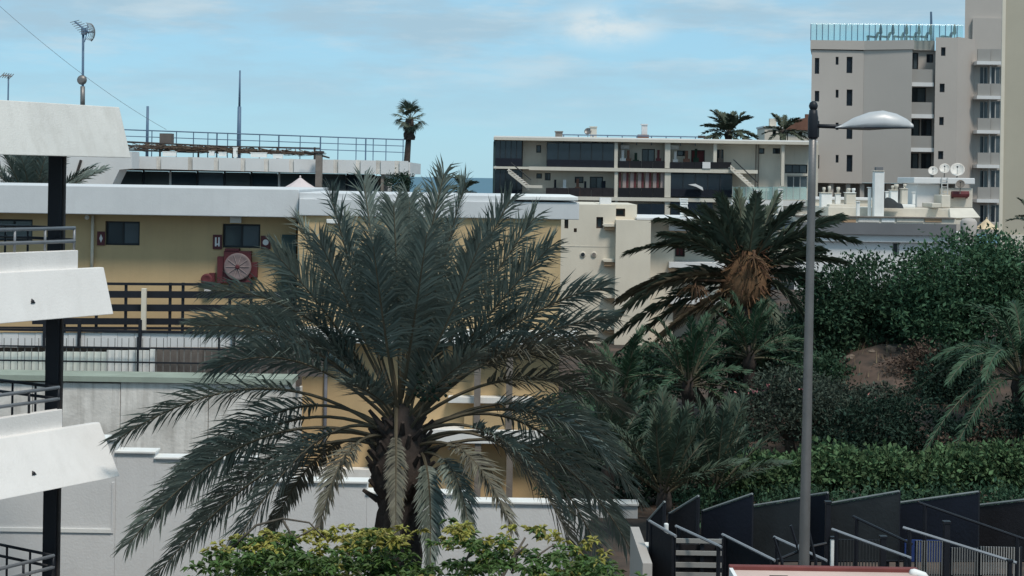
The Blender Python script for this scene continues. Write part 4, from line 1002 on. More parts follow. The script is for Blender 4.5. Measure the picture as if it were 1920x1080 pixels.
for (x_, y_) in ((548, 845), (607, 845)):
    c = P(*Z2(x_, y_), YM - .02)
    v = build('round_vent', G().lathe(c, [(.10, .019), (.115, .0), (.10, -.03), (.075, -.03)], 16, (0, 1, 0)), 'stucco', root, smooth=True)
    sub(v, 'vent_hole', G().lathe(c + Vector((0, -.031, 0)), [(.078, 0), (.078, -.004)], 16, (0, 1, 0)), 'dark_frame' if x_ == 548 else 'timber')
build('band_joint', G().pbox(*R4(426, 716, 800, 803), YM - .012, .011), 'stucco', root)
roofbox(*R4(640, 700, 542, 578), YM + 1, 'white_wall', 'chimney', 'short white chimney on the cream building near the white fascia', 'chimney', False, 'chimneys on the cream building')
build_ch = roofbox(*R4(1070, 1106, 552, 652), YM + 1, 'white_paint', 'chimney', 'tall white textured chimney in front of the dark glazed block', 'chimney', True, 'chimneys on the cream building')
for k in range(7):
    build('brick_rib', G().pbox(*R4(1067 + 3 * (k % 2), 1106 + 3 * (k % 2), 556 + 13 * k, 563 + 13 * k), YM + .93, .065), 'white_paint', build_ch)

# ------------------------------------------------------------------ street lamp
YL = 20.0
tp, bt = P(1525, 206, YL), P(1508, 1030, YL)
k = (ground_z(bt.x, YL) - .25 - bt.z) / (tp.z - bt.z); bt = bt + (tp - bt) * k
root = thing('street_lamp', 'tall grey steel street lamp with a cobra head reaching right', 'street lamp', bt + Vector((0, 0, .25)))
build('pole', G().tube([bt.lerp(tp, q / 8) for q in range(9)], .078, .045, 16), 'galvanised', root, smooth=True)
build('base_flange', G().box(bt.x - .2, bt.x + .2, YL - .2, YL + .2, ground_z(bt.x, YL) - .05, ground_z(bt.x, YL) + .04), 'galvanised', root, bevel=.01)
build('collar', G().lathe(tp, [(.056, -.36), (.064, -.34), (.064, -.1), (.056, -.06), (.05, 0)], 14), 'dark_rail', root, smooth=True)
build('finial', G().lathe(tp, [(.03, -.01), (.05, .02), (.058, .05), (.045, .09), (.015, .11)], 12), 'dark_rail', root, smooth=True)
a0, a1 = P(1528, 236, YL), P(1590, 238, YL)
build('arm', G().tube([a0, a0.lerp(a1, .5), a1], .026, .03, 10), 'dark_rail', root, smooth=True)
# head: lofted shell, flat beneath
secs = [(1566, 237, 3, 2, .030), (1580, 233, 6, 5, .050), (1600, 221, 10, 8, .085), (1630, 210, 14, 13, .13), (1655, 207, 14, 14, .145), (1680, 213, 14, 12, .14), (1700, 223, 10, 8, .10), (1712, 233, 3, 2, .03)]
gg = G(); n = 14; vs = []
for (px, ytop, _, _, hw) in secs:
    top = P(px, ytop, YL); bot = P(px, 239.5 if px > 1575 else 240, YL)
    hh = (top.z - bot.z)
    for j in range(n):
        a = math.pi * j / (n - 1)
        vs.append((top.x, YL - hw * math.cos(a), bot.z + hh * max(0.0, math.sin(a)) ** .8))
for i in range(len(secs) - 1):
    for j in range(n - 1): gg.f.append((i * n + j, i * n + j + 1, (i + 1) * n + j + 1, (i + 1) * n + j)); gg.m.append(0)
    gg.f.append((i * n, (i + 1) * n, (i + 1) * n + n - 1, i * n + n - 1)); gg.m.append(0)
gg.f.append(tuple(range(n))); gg.m.append(0); gg.f.append(tuple(range(len(vs) - 1, len(vs) - n - 1, -1))); gg.m.append(0)
gg.v = vs
build('head_shell', gg, 'lamp_shell', root, smooth=True)
gg = G(); vs = []; m_ = 10
ls = [(1578, .03, 1), (1600, .07, 4), (1630, .105, 5), (1660, .10, 3), (1690, .08, 1.5), (1704, .04, .5)]
for (px, hw, dpt) in ls:
    c = P(px, 240, YL)
    for j in range(m_):
        a = math.pi * j / (m_ - 1); vs.append((c.x, YL - hw * math.cos(a), c.z + .004 - dpt / 150 * math.sin(a)))
for i in range(len(ls) - 1):
    for j in range(m_ - 1): gg.f.append((i * m_ + j, (i + 1) * m_ + j, (i + 1) * m_ + j + 1, i * m_ + j + 1)); gg.m.append(0)
gg.v = vs
build('lens_bowl', gg, 'lamp_lens', root, smooth=True)
build('head_rim', G().prism([P(1575, 239, YL) + Vector((0, -.04, 0)), P(1640, 239, YL) + Vector((0, -.15, 0)), P(1690, 239, YL) + Vector((0, -.14, 0)), P(1713, 239, YL) + Vector((0, -.03, 0)), P(1713, 239, YL) + Vector((0, .03, 0)), P(1690, 239, YL) + Vector((0, .14, 0)), P(1640, 239, YL) + Vector((0, .15, 0)), P(1575, 239, YL) + Vector((0, .04, 0))], (0, 0, -.013)), 'dark_rail', root)

# ------------------------------------------------------------------ dark screens, handrails and kiosk on the right terrace
def V6(x, y): return (1180 + x / 5.053, 900 + y / 5.053)
def V7(x, y): return (1540 + x / 5.053, 900 + y / 5.053)
ret = thing('terrace_retaining_wall', 'pale grey wall end where the dark terrace begins, right of the palm', 'wall', Vector((1.55, 22, ground_z(1.0, 22))))
build('wall', G().box(P(1194, 1030, 22).x, P(1211, 1030, 22).x, 21, 23.2, .3, P(1204, 988, 23.2).z), 'hotel_wall', ret)
build('inner_face', G().box(P(1211, 1030, 22).x + .005, P(1240, 1030, 22).x, 22.0, 22.3, 4.4, P(1225, 1026, 22).z), 'concrete', ret)
Ygt = 24.0
GZ = 5.0
def screen_panel(a, b, ybot, m, label, dY=.5, legs=True, cap='rail_cap'):
    """dark cloth panel with a raking pale top rail; right end stands nearer"""
    (ax, ay), (bx, by) = a, b
    Y1, Y0 = Ygt - dY / 2, Ygt + dY / 2
    pa, pb = P(ax, ay, Y0), P(bx, by, Y1)
    gz = max(ground_z(pa.x, Ygt), GZ) - .02
    r = thing('screen_panel', label, 'screen', Vector(((pa.x + pb.x) / 2, Ygt, gz)), 'dark screens on the terrace')
    qa = Vector((pa.x, pa.y, P(ax, ybot, Y0).z)); qb = Vector((pb.x, pb.y, P(bx, ybot, Y1).z))
    build('cloth', G().prism([qa, qb, pb - UPV * .03, pa - UPV * .03], (0, .02, 0)), m, r)
    build('top_rail', G().tube([pa, pb], .018, n=6), cap, r)
    build('bottom_rail', G().tube([qa + Vector((0, .01, 0)), qb + Vector((0, .01, 0))], .02, n=6), 'dark_rail', r)
    for e in (pa, pb):
        build('post', G().tube([Vector((e.x, e.y + .035, gz)), e + Vector((0, .035, 0))], .03, n=6), 'dark_rail', r)
    return r
screen_panel(V6(178, 382), V6(335, 205), 1052, 'screen_cloth', 'small dark screen with steep pale rail at the left end of the terrace', .4)
screen_panel(V6(385, 315), V6(655, 150), 1052, 'screen_brown', 'dark screen with steep raking rail, second from the left', .5)
screen_panel(V6(700, 290), V6(1165, 130), 1052, 'screen_navy', 'dark screen with long raking rail, third from the left', .5)
screen_panel(V6(1170, 242), V6(1630, 170), 1052, 'screen_grey', 'grey screen just left of the street lamp pole', .5)
screen_panel(V6(1720, 142), V6(1880, 118), 1052, 'screen_navy', 'narrow dark screen just right of the street lamp pole', .3)
screen_panel(V7(50, 225), V7(738, 106), 1052, 'screen_grey', 'lighter grey mottled screen right of the street lamp', .6)
screen_panel(V7(640, 228), V7(1490, 110), 1052, 'screen_navy', 'broad navy screen second from the right edge', .6)
screen_panel(V7(1478, 238), V7(1990, 178), 1052, 'screen_brown', 'dark brownish screen at the right edge of the terrace', .6)
# handrails sloping down to the right, nearer
def handrail(a, b, label, m='grey_rail', Y=21.5, posts=(), cloth=None):
    pa, pb = P(*a, Y + .5), P(*b, Y - .3)
    r = thing('handrail', label, 'handrail', Vector(((pa.x + pb.x) / 2, (pa.y + pb.y) / 2, GZ - .02)), 'sloping handrails on the terrace')
    build('rail', G().tube([pa, pb], .020, n=6), m, r)
    for q in (0.06, .94) if not posts else posts:
        p = pa.lerp(pb, q); build('post', G().tube([Vector((p.x, p.y, GZ - .05)), p], .03, n=6), 'black_steel', r)
    if cloth:
        build('cloth', G().prism([Vector((pa.x, pa.y, GZ + .6)), Vector((pb.x, pb.y, GZ + .3)), pb - UPV * .03, pa - UPV * .03], (0, .015, 0)), cloth, r)
handrail(V6(190, 388), V6(440, 533), 'pale sloping rail with dark cloth at the left end of the terrace', cloth='screen_cloth')
handrail(V6(440, 436), V6(872, 635), 'pale sloping rail second from the left, above grey slats')
handrail(V6(880, 515), V6(1380, 765), 'pale sloping rail ending behind the pink roof', cloth='screen_cloth')
handrail(V6(1370, 540), V6(1870, 765), 'pale sloping rail crossed by dark braces under the lamp pole')
handrail(V7(100, 466), V7(850, 740), 'pale sloping rail left of the blue sheet')
handrail(V7(775, 450), V7(1850, 785), 'longest pale sloping rail at the right edge')
handrail(V7(300, 345), V7(860, 610), 'thick dark sloping beam left of the navy screen', 'black_steel', 22.4)
handrail(V7(925, 215), V7(1920, 560), 'long dark sloping beam before the navy screen', 'black_steel', 22.8)
# slatted fence under the second rail
r = thing('slatted_gate', 'grey slatted barrier with dark gaps near the terrace corner', 'gate', P(*V6(650, 905), 21.8) * 1 + Vector((0, 0, 0)))
r.location.z = GZ - .02; r['_o'] = list(r.location)
for (y0, y1) in ((560, 600), (675, 715), (785, 830), (880, 930)):
    build('slat', G().pbox(V6(440, 0)[0], V6(875, 0)[0], V6(0, y0)[1], V6(0, y1)[1], 21.8, .03), 'hotel_grey', r)
for x_ in (445, 690, 868): build('post', G().box(P(*V6(x_, 700), 21.84).x - .025, P(*V6(x_, 700), 21.84).x + .025, 21.84, 21.9, GZ - .05, P(*V6(x_, 560), 21.84).z), 'dark_rail', r)
build('backing', G().pbox(V6(445, 0)[0], V6(868, 0)[0], V6(0, 610)[1], V6(0, 990)[1], 21.95, .02), 'screen_brown', r)
# balustrade of pale bars
def bars(x0, x1, y0, y1, label, m, Y, step=24):
    r = thing('bar_fence', label, 'fence', Vector((P(*V7((x0 + x1) / 2, y1), Y).x, Y, GZ - .02)), 'barred fences on the terrace')
    for i, x_ in enumerate(np.arange(x0, x1, step)):
        build('bar', G().pbox(*[V7(x_, 0)[0], V7(x_ + 9, 0)[0], V7(0, y0 + (x_ - x0) * .03)[1], V7(0, y1 + (x_ - x0) * .03)[1]], Y, .02), m, r)
    for yy in (y0 + 6, y1 - 4):
        build('rail', G().pbox(V7(x0 - 4, 0)[0], V7(x1 + 6, 0)[0], V7(0, yy)[1], V7(0, yy + 9)[1], Y + .022, .03), 'dark_rail', r)
    for x_ in (x0 - 2, x1 + 4):
        p = P(*V7(x_, y0), Y + .09); build('post', G().box(p.x - .02, p.x + .02, Y + .055, Y + .095, GZ - .05, p.z), 'dark_rail', r)
bars(150, 560, 560, 830, 'dull grey barred fence right of the white post', 'screen_grey', 23.2, 30)
bars(900, 1150, 575, 900, 'barred fence in front of the blue sheet', 'bar_grey', 22.9)
bars(1235, 1480, 640, 900, 'pale barred fence right of the thick dark post', 'bar_grey', 22.9)
bars(1510, 1880, 630, 900, 'pale barred fence at the right edge', 'hotel_grey', 22.9)
sh = P(*V7(970, 770), 23.3)
t = thing('blue_sheet', 'deep blue sheet behind the barred fence', 'sheet', Vector((sh.x, 23.3, GZ - .02)))
build('sheet', G().pbox(V7(790, 0)[0], V7(1150, 0)[0], V7(0, 570)[1], V7(0, 775)[1], 23.25, .03), 'blue_sheet', t)
for x_ in (795, 1145): build('post', G().box(P(*V7(x_, 700), 23.3).x - .02, P(*V7(x_, 700), 23.3).x + .02, 23.29, 23.33, GZ - .05, P(*V7(x_, 572), 23.3).z), 'dark_rail', t)
def post(x0, x1, y0, Y, label, m, foot=None):
    q0, q1 = V7(x0, 0)[0], V7(x1, 0)[0]; mid = (q0 + q1) / 2
    xx0, xx1 = P(q0, 1000, Y).x, P(q1, 1000, Y).x
    r = thing('terrace_post', label, 'post', Vector(((xx0 + xx1) / 2, Y, GZ - .02)), 'posts on the terrace')
    zt = P(mid, V7(0, y0)[1], Y).z
    build('shaft', G().box(xx0, xx1, Y, Y + (xx1 - xx0), GZ - .05, zt), m, r, bevel=.008)
    build('cap', G().box(xx0 - .01, xx1 + .01, Y - .01, Y + (xx1 - xx0) + .01, zt + .001, zt + .03), 'black_steel', r)
post(40, 88, 225, 22.2, 'thick dark post right of the lamp pole', 'black_steel')
post(92, 132, 560, 22.15, 'white stub post beside the thick dark post', 'white_paint')
post(565, 620, 555, 22.1, 'dark post in the middle of the barred fences', 'black_steel')
post(1165, 1222, 415, 22.0, 'thick dark post before the navy screen', 'black_steel')
post(1778, 1815, 780, 20.9, 'short dark post at the low end of the longest rail', 'black_steel')
p_ = P(*V6(350, 430), 22.0)
tag(build('white_marker', G().lathe((p_.x, 22.0, 0), [(.03, GZ - .05), (.03, p_.z - .2), (.032, p_.z - .1), (.032, p_.z + .02), (.02, p_.z + .03)], 10), 'white_paint', loc=Vector((p_.x, 22.0, GZ))), 'small bright white marker post near the left end of the terrace', 'post')
# dark crossed braces
r = thing('cross_brace', 'dark crossed bracing bars under the street lamp', 'brace', Vector((P(*V6(1600, 700), 21.0).x, 21.0, GZ - .02)))
for (x0, y0, x1, y1, dy) in ((1370, 540, 1450, 790, 0), (1530, 430, 1640, 790, .04), (1400, 760, 1640, 660, .08), (1640, 650, 1870, 600, .08), (1700, 480, 1770, 790, .04)):
    build('bar', G().tube([P(*V6(x0, y0), 21.0 + dy), P(*V6(x1, y1), 21.0 + dy)], .02, n=6), 'black_steel', r)
for x_ in (1450, 1640, 1770): p = P(*V6(x_, 790), 21.0); build('foot', G().tube([Vector((p.x, 21.03, GZ - .05)), p + Vector((0, .03, .05))], .022, n=6), 'black_steel', r)
jn = P(*V6(1635, 640), 20.95); build('joint_cap', G().lathe(jn, [(.02, -.06), (.05, -.03), (.055, .02), (.03, .06)], 10), 'lamp_shell', r, smooth=True)
# kiosk with pink roof
YKi = 18.0
q0, q1 = P(1373, 1060, YKi), P(1712, 1070, YKi)
r = thing('kiosk', 'small kiosk with a flat pink roof edged in dark red', 'kiosk', Vector(((q0.x + q1.x) / 2, YKi - 1, GZ - .02)))
zt = P(1540, 1061, YKi).z
build('roof', G().box(q0.x, q1.x, YKi - 2.4, YKi - .07, zt - .14, zt - .045), 'pink_roof', r)
build('roof_edge', G().box(q0.x - .04, q1.x + .04, YKi - .068, YKi + .02, zt - .16, zt), 'red_edge', r, bevel=.01)
build('barge_strip', G().hexa([Vector(v) for v in ((q0.x - .045, YKi - 2.4, zt - .15), (q0.x - .005, YKi - 2.4, zt - .15), (q0.x - .005, YKi - .072, zt - .15), (q0.x - .045, YKi - .072, zt - .15), (q0.x - .045, YKi - 2.4, zt - .02), (q0.x - .005, YKi - 2.4, zt - .02), (q0.x - .005, YKi - .072, zt - .02), (q0.x - .045, YKi - .072, zt - .02))]), 'white_paint', r)
build('wall', G().box(q0.x + .15, q1.x - .15, YKi - 2.25, YKi - .2, GZ - .1, zt - .141), 'stucco', r)
build('roof_hatch', G().box(q0.x + .35, q0.x + .55, YKi - .62, YKi - .42, zt - .0449, zt - .01), 'dark_timber', r)
build('roof_hatch', G().box(q0.x + .68, q0.x + .78, YKi - .62, YKi - .5, zt - .0449, zt - .02), 'dark_timber', r)
lp = Vector((q1.x + .02, YKi - .12, zt - .05))
build('bulkhead_lamp', G().lathe(lp, [(.03, -.09), (.05, -.05), (.052, .08), (.03, .12)], 12, (1, .1, -.35)), 'white_paint', r, smooth=True)
# ------------------------------------------------------------------ palms
def frond(p0, p1, p2, rnd, n=64, L=.55, w=.040, pet=.2, phi=(62, 26), vee=.35, droop=.22, rr=.030, steps=16, thin=1.0, tw0=0.0):
    """one feather leaf: rachis (slot 1) and two rows of folded leaflets (slot 0)"""
    g = G(); p0, p1, p2 = Vector(p0), Vector(p1), Vector(p2)
    pos = lambda t: p0 * (1 - t) ** 2 + p1 * (2 * t * (1 - t)) + p2 * t * t
    tan = lambda t: ((p1 - p0) * (1 - t) + (p2 - p1) * t).normalized()
    hd = p2 - p0; hd.z = 0
    if hd.length < .15: hd = Vector((rnd.uniform(-1, 1), -1, 0))
    hd.normalize(); side0 = Vector((-hd.y, hd.x, 0))
    g.tube([pos(i / steps) for i in range(steps + 1)], rr, rr * .22, 4, mi=1)
    tw = tw0 + rnd.uniform(-.35, .35)
    for i in range(n):
        s = (i + rnd.uniform(-.3, .3)) / (n - 1); s = min(1, max(0, s)); t = pet + (1 - pet) * s
        c = pos(t); T = tan(t)
        side = (side0 - T * side0.dot(T)).normalized(); up = side.cross(T)
        if up.z < 0: up = -up
        tq = tw * (.55 + .45 * s); ca, sa_ = math.cos(tq), math.sin(tq); side, up = side * ca + up * sa_, up * ca - side * sa_
        ll = L * min(1, .42 + 2.0 * s) * (1 - .52 * s ** 2.4) * rnd.uniform(.82, 1.1)
        ph = math.radians(phi[0] + (phi[1] - phi[0]) * s + rnd.uniform(-7, 7))
        for sg in (-1, 1):
            if thin < 1 and rnd.random() > thin: continue
            v = vee + rnd.uniform(-.5, .5)
            d = T * math.cos(ph) + (side * sg * math.cos(v) + up * math.sin(v)) * math.sin(ph)
            d.normalize()
            wv = (T - d * T.dot(d)); wv = (wv.normalized() if wv.length > .01 else up) * (w * .5)
            d2 = (d + Vector((0, 0, -droop * rnd.uniform(.3, 1.7)))).normalized()
            m_ = c + d * (ll * .5); e = m_ + d2 * (ll * .5)
            g.add([c - wv * .5, c + wv * .5, m_ + wv, m_ - wv, e], [(0, 1, 2, 3), (3, 2, 4)])
    return g
def shaggy_trunk(b, t, r0, r1, rnd, rings=26, n=16):
    g = G(); vs = []
    for i in range(rings):
        q = i / (rings - 1); c = b.lerp(t, q); r = r0 + (r1 - r0) * q
        for j in range(n):
            a = 2 * math.pi * (j + .5 * (i % 2)) / n; k = r * (1 + (.13 if (i + j) % 2 else -.05) + rnd.uniform(-.05, .05))
            vs.append(c + Vector((math.cos(a) * k, math.sin(a) * k, 0)))
    g.add(vs, [(i * n + j, i * n + (j + 1) % n, (i + 1) * n + (j + 1) % n, (i + 1) * n + j) for i in range(rings - 1) for j in range(n)] + [tuple((rings - 1) * n + j for j in range(n))])
    return g

# --- the big palm in the middle
YP = 27.0
C0 = P(750, 868, YP); gz = ground_z(C0.x, YP)
root = thing('big_palm', 'large feathery palm with grey green arching fronds in the middle foreground', 'palm tree', Vector((C0.x, YP, gz)))
rnd = random.Random(11)
build('trunk', shaggy_trunk(Vector((C0.x - .02, YP, gz - .2)), P(750, 930, YP), .36, .36, rnd), 'palm_boot', root)
build('crown_base', G().lathe(P(752, 930, YP), [(.34, -.05), (.46, .10), (.52, .28), (.50, .55), (.42, .9), (.30, 1.25), (.12, 1.55)], 14), 'palm_boot', root, smooth=True)
# (tip x, tip y, control x, control y, near -1 / far +1, depth gain, dry)
SPEC = [
 (620, 365, 672, 560, -1, .5, 0), (682, 342, 712, 560, 1, .4, 0), (738, 385, 748, 590, -1, .6, 0), (832, 328, 776, 560, -1, .4, 0),
 (872, 344, 808, 570, 1, .6, 0), (955, 378, 838, 590, -1, .5, 0), (1000, 410, 868, 600, 1, .6, 0), (1032, 462, 890, 610, -1, .5, 0),
 (560, 418, 652, 590, 1, .5, 0), (516, 476, 628, 590, -1, .5, 0), (600, 452, 670, 610, -1, .8, 0), (800, 440, 772, 640, -1, 1, 0),
 (700, 462, 722, 640, -1, 1, 0), (900, 455, 832, 630, -1, .8, 0), (850, 420, 800, 600, 1, 1, 0),
 (768, 372, 760, 600, 1, .8, 0), (645, 410, 690, 590, 1, .8, 0),  
 (398, 545, 590, 540, -1, .4, 0), (368, 612, 570, 590, 1, .4, 0), (405, 690, 560, 620, -1, .7, 0), (445, 590, 600, 600, 1, .9, 0), (470, 650, 620, 640, 1, 1, 0), (1020, 560, 890, 640, 1, 1, 0), (300, 960, 520, 710, 1, .6, 0), (1165, 1000, 1010, 690, 1, .7, 0), (420, 1060, 590, 740, -1, .7, 0), 
 (222, 822, 500, 640, -1, .3, 0), (243, 1018, 470, 732, -1, .3, 0), (282, 1090, 560, 765, -1, .5, 0), (350, 1010, 560, 750, 1, .8, 0), 
 (330, 900, 560, 680, 1, .7, 0), 
 (600, 985, 640, 800, -1, .8, 1), (500, 1010, 600, 780, 1, .6, 1),
 (1128, 540, 960, 570, -1, .4, 0), (1142, 598, 950, 610, 1, .5, 0), (1135, 690, 950, 600, -1, .6, 1), (1168, 770, 970, 640, -1, .5, 1),
 (1192, 930, 1030, 680, -1, .4, 0), (1205, 1075, 1050, 740, -1, .3, 0), (1140, 1075, 1000, 720, 1, .6, 0), (1062, 965, 930, 740, -1, .8, 0),
 (960, 990, 880, 790, -1, .9, 1), (1155, 850, 990, 680, 1, .6, 0), (1100, 640, 940, 620, 1, .9, 1), 
  (1085, 1050, 960, 740, -1, .7, 1),
 (742, 1000, 742, 830, -1, .6, 1), (806, 1065, 812, 850, -1, .5, 0), (880, 1005, 860, 830, -1, .7, 0),
]
for (tx, ty, cx, cy, sg, gain, dry) in SPEC:
    Lm = 5.0; inpl = math.hypot(tx - 750, ty - 868) / 111.0
    dep = sg * gain * math.sqrt(max(.2, Lm * Lm * .9 - inpl * inpl)) * .62
    if gain <= .4: dep = sg * .5
    T_ = P(tx, ty, YP + dep); C1 = P(cx, cy, YP + dep * .55)
    a = math.atan2(868 - cy, cx - 750); upness = max(0.0, math.sin(a)) ** 1.5
    p0 = P(750 + 34 * math.cos(a), 880 - 112 * upness - 25 * rnd.random(), YP + .06 * dep)
    down = ty > 950 and abs(tx - 750) < 330
    m = 'palm_leaf_dry' if dry else rnd.choice(['palm_leaf', 'palm_leaf', 'palm_leaf_blue'])
    # fronds that run across the view have rolled over so that their face shows
    tw0 = (1 if tx < 750 else -1) * rnd.uniform(.55, 1.0) * min(1, abs(tx - 750) / 250)
    g = frond(p0, C1, T_, rnd, n=116, L=(.32 if abs(tx - 750) < 40 else .48) if down else .86, w=.034, pet=.36 if cy > 580 else .22, vee=.22, droop=.45, rr=.034, tw0=tw0)
    build('frond', g, [m, 'rachis'], root)
for k in range(9):           # the far side and heart of the crown
    az = rnd.uniform(0, 2 * math.pi); e0 = math.radians(rnd.uniform(40, 82)); Lm = rnd.uniform(3.2, 4.4)
    if math.sin(az) < -.3: e0 = math.radians(rnd.uniform(60, 84)); Lm *= .8
    h = Vector((math.cos(az), math.sin(az), 0)); dr = rnd.uniform(.3, .9)
    C1 = C0 + h * (math.cos(e0) * Lm * .55) + UPV * (math.sin(e0) * Lm * .55)
    T_ = C0 + h * (math.cos(e0) * Lm * 1.02 + .4 * dr) + UPV * (math.sin(e0) * Lm - dr)
    build('frond', frond(C0 + h * .2 + UPV * .8, C1, T_, rnd, n=80, L=.65, w=.036, pet=.25), [rnd.choice(['palm_leaf', 'palm_leaf_blue']), 'rachis'], root)
for k in range(64):           # cut frond stubs around the head
    az = 2.399 * k; zz = -.15 + .022 * k; h = Vector((math.cos(az), math.sin(az), 0))
    c = P(752, 930, YP) + UPV * zz + h * (.44 - .12 * max(0, zz - .5))
    build('frond_stub', G().tube([c - h * .05, c + h * (.12 + .1 * rnd.random()) + UPV * (.16 + .16 * rnd.random())], .06, .03, 5), 'palm_boot', root)
st = P(752, 885, YP - .62)
build('flower_stalk', G().tube([P(757, 870, YP - .35), st, P(752, 950, YP - .75)], .03, .045, 6), 'spathe', root, smooth=True)
gq = G()
for k in range(70):
    p = P(808 + rnd.gauss(0, 14), 722 + rnd.gauss(0, 13), YP - .5 + rnd.gauss(0, .1)); gq.lathe(p, [(.01, -.03), (.035, 0), (.01, .03)], 5)
tag(build('fruit_cluster', gq, 'leaf_deep', root), None, kind='stuff')
build('fruit_stalk', G().tube([C0 + UPV * .3, P(785, 780, YP - .4), P(808, 722, YP - .5)], .03, .02, 5), 'rachis', root)

# --- generic palm from shared frond meshes
_fr = {}
def frond_set(key, L, leaf, w, n, mats, elevs, dr, seed, pet=.16, phi=(58, 24), vee=.25, rr=.03, droop=.25):
    if key in _fr: return _fr[key]
    rnd = random.Random(seed); out = []
    for e in elevs:
        e0 = math.radians(e); d = dr * L * (1.15 - e / 120)
        C1 = Vector((math.cos(e0) * L * .5, 0, math.sin(e0) * L * .5)); T_ = Vector((math.cos(e0) * L * .98 + .12 * d, rnd.uniform(-.1, .1) * L, math.sin(e0) * L - d))
        g = frond((.12, 0, .05), C1, T_, rnd, n, leaf, w, pet, phi, vee, droop, rr, steps=12)
        me = bpy.data.meshes.new('frond'); me.from_pydata(g.v, [], g.f)
        for m in mats: me.materials.append(M[m])
        me.polygons.foreach_set('material_index', g.m); me.update(); out.append((e, me))
    _fr[key] = out; return out
def palm(px, py, Y, label, key, count, rseed, trunk_r=.3, group=None, name='palm_tree', scale=1.0, azr=None, **kw):
    fs = frond_set(key, **kw); c = P(px, py, Y); gz = ground_z(c.x, Y)
    r = thing(name, label, 'palm tree', Vector((c.x, Y, gz)), group); rnd = random.Random(rseed)
    build('trunk', shaggy_trunk(Vector((c.x, Y, gz - .2)), c, trunk_r, trunk_r * .95, rnd, max(4, int((c.z - gz) / .28)), 12), 'palm_boot', r)
    build('crown_base', G().lathe(c, [(trunk_r, -.1), (trunk_r * 1.25, .1), (trunk_r, .35), (.06, .6)], 10), 'palm_boot', r, smooth=True)
    for k in range(count):
        e, me = fs[k % len(fs)]
        o = bpy.data.objects.new('frond', me); COL.objects.link(o); o.parent = r
        o.location = c + Vector((0, 0, .15 + .004 * e)) - r.location
        az = (k * 2.399 + rnd.uniform(-.3, .3)) if azr is None else rnd.uniform(*azr)
        o.rotation_euler = (rnd.uniform(-.12, .12), rnd.uniform(-.10, .10), az); s = scale * rnd.uniform(.85, 1.1); o.scale = (s, s, s)
    return r
# --- the date palm with the orange heart (hand-placed fronds)
YD = 46.0
C0 = P(1398, 560, YD); gz = ground_z(C0.x, YD)
root = thing('date_palm', 'dark date palm with orange brown heart left of the street lamp', 'palm tree', Vector((C0.x, YD, gz)))
rnd = random.Random(21)
build('trunk', shaggy_trunk(Vector((C0.x, YD, gz - .2)), C0, .42, .50, rnd, 14), 'palm_boot', root)
build('crown_base', G().lathe(C0, [(.45, -.3), (.70, .0), (.72, .5), (.5, 1.1), (.15, 1.5)], 14), 'palm_fibre', root, smooth=True)
SP2 = [(1238, 412, 1330, 420, -1, .4, 0), (1268, 388, 1345, 420, 1, .5, 0), (1322, 392, 1362, 440, -1, .5, 0), (1352, 372, 1380, 440, -1, .5, 0), (1385, 366, 1394, 450, 1, .5, 0),
 (1418, 372, 1408, 450, -1, .5, 0), (1455, 372, 1425, 440, 1, .5, 0), (1492, 388, 1440, 430, -1, .4, 0), (1530, 402, 1460, 430, 1, .5, 0), (1575, 408, 1470, 440, -1, .3, 0),
 (1178, 474, 1300, 430, -1, .3, 0), (1245, 440, 1330, 450, -1, .8, 0), (1138, 610, 1290, 470, -1, .3, 0), (1140, 640, 1290, 520, -1, .5, 0), (1150, 672, 1290, 540, -1, .4, 0), (1205, 668, 1310, 560, -1, .8, 1), (1165, 560, 1290, 490, 1, .7, 1),
 (1602, 452, 1480, 420, -1, .3, 0), (1580, 492, 1480, 470, -1, .5, 0), (1560, 560, 1480, 490, 1, .7, 0), (1520, 620, 1470, 520, -1, .8, 0), (1250, 620, 1340, 560, -1, .9, 1), (1225, 540, 1310, 510, -1, .8, 1),
 (1540, 470, 1470, 460, 1, .8, 0), (1290, 640, 1350, 570, -1, .9, 0), (1470, 650, 1440, 560, -1, .9, 0), (1370, 400, 1385, 460, 1, .9, 0), (1410, 395, 1402, 460, 1, 1, 0), (1300, 405, 1355, 450, 1, .9, 0), (1470, 400, 1430, 450, 1, 1, 0)]
for (tx, ty, cx, cy, sg, gain, dry) in SP2:
    inpl = math.hypot(tx - 1398, ty - 560) / 65.2
    dep = sg * gain * math.sqrt(max(.2, 15 - inpl * inpl)) * .6
    a = math.atan2(560 - cy, cx - 1398)
    g = frond(C0 + Vector((math.cos(a) * .35, 0, .3 + math.sin(a) * .5)), P(cx, cy, YD + dep * .5), P(tx, ty, YD + dep), rnd, n=84, L=.72, w=.085, pet=.14, phi=(40, 16), vee=.15, droop=.40, rr=.045, tw0=(1 if tx < 1398 else -1) * .7 * min(1, abs(tx - 1398) / 120))
    build('frond', g, ['date_leaf_dry' if dry else 'date_leaf', 'rachis_dark'], root)
gq = G()
for k in range(420):           # fibre and fruit stalks of the heart
    a = rnd.uniform(0, 2 * math.pi); zz = rnd.uniform(-.5, 1.5); rr = .62 - .22 * max(0, zz - .5); h = Vector((math.cos(a), math.sin(a), 0)); p = C0 + h * rr * rnd.uniform(.8, 1.1) + UPV * zz
    gq.tube([p, p + h * rnd.uniform(.15, .45) + UPV * rnd.uniform(-.35, .35)], .03, .008, 3, cap=False)
tag(build('heart_fibre', gq, 'palm_fibre', root), None, kind='stuff')
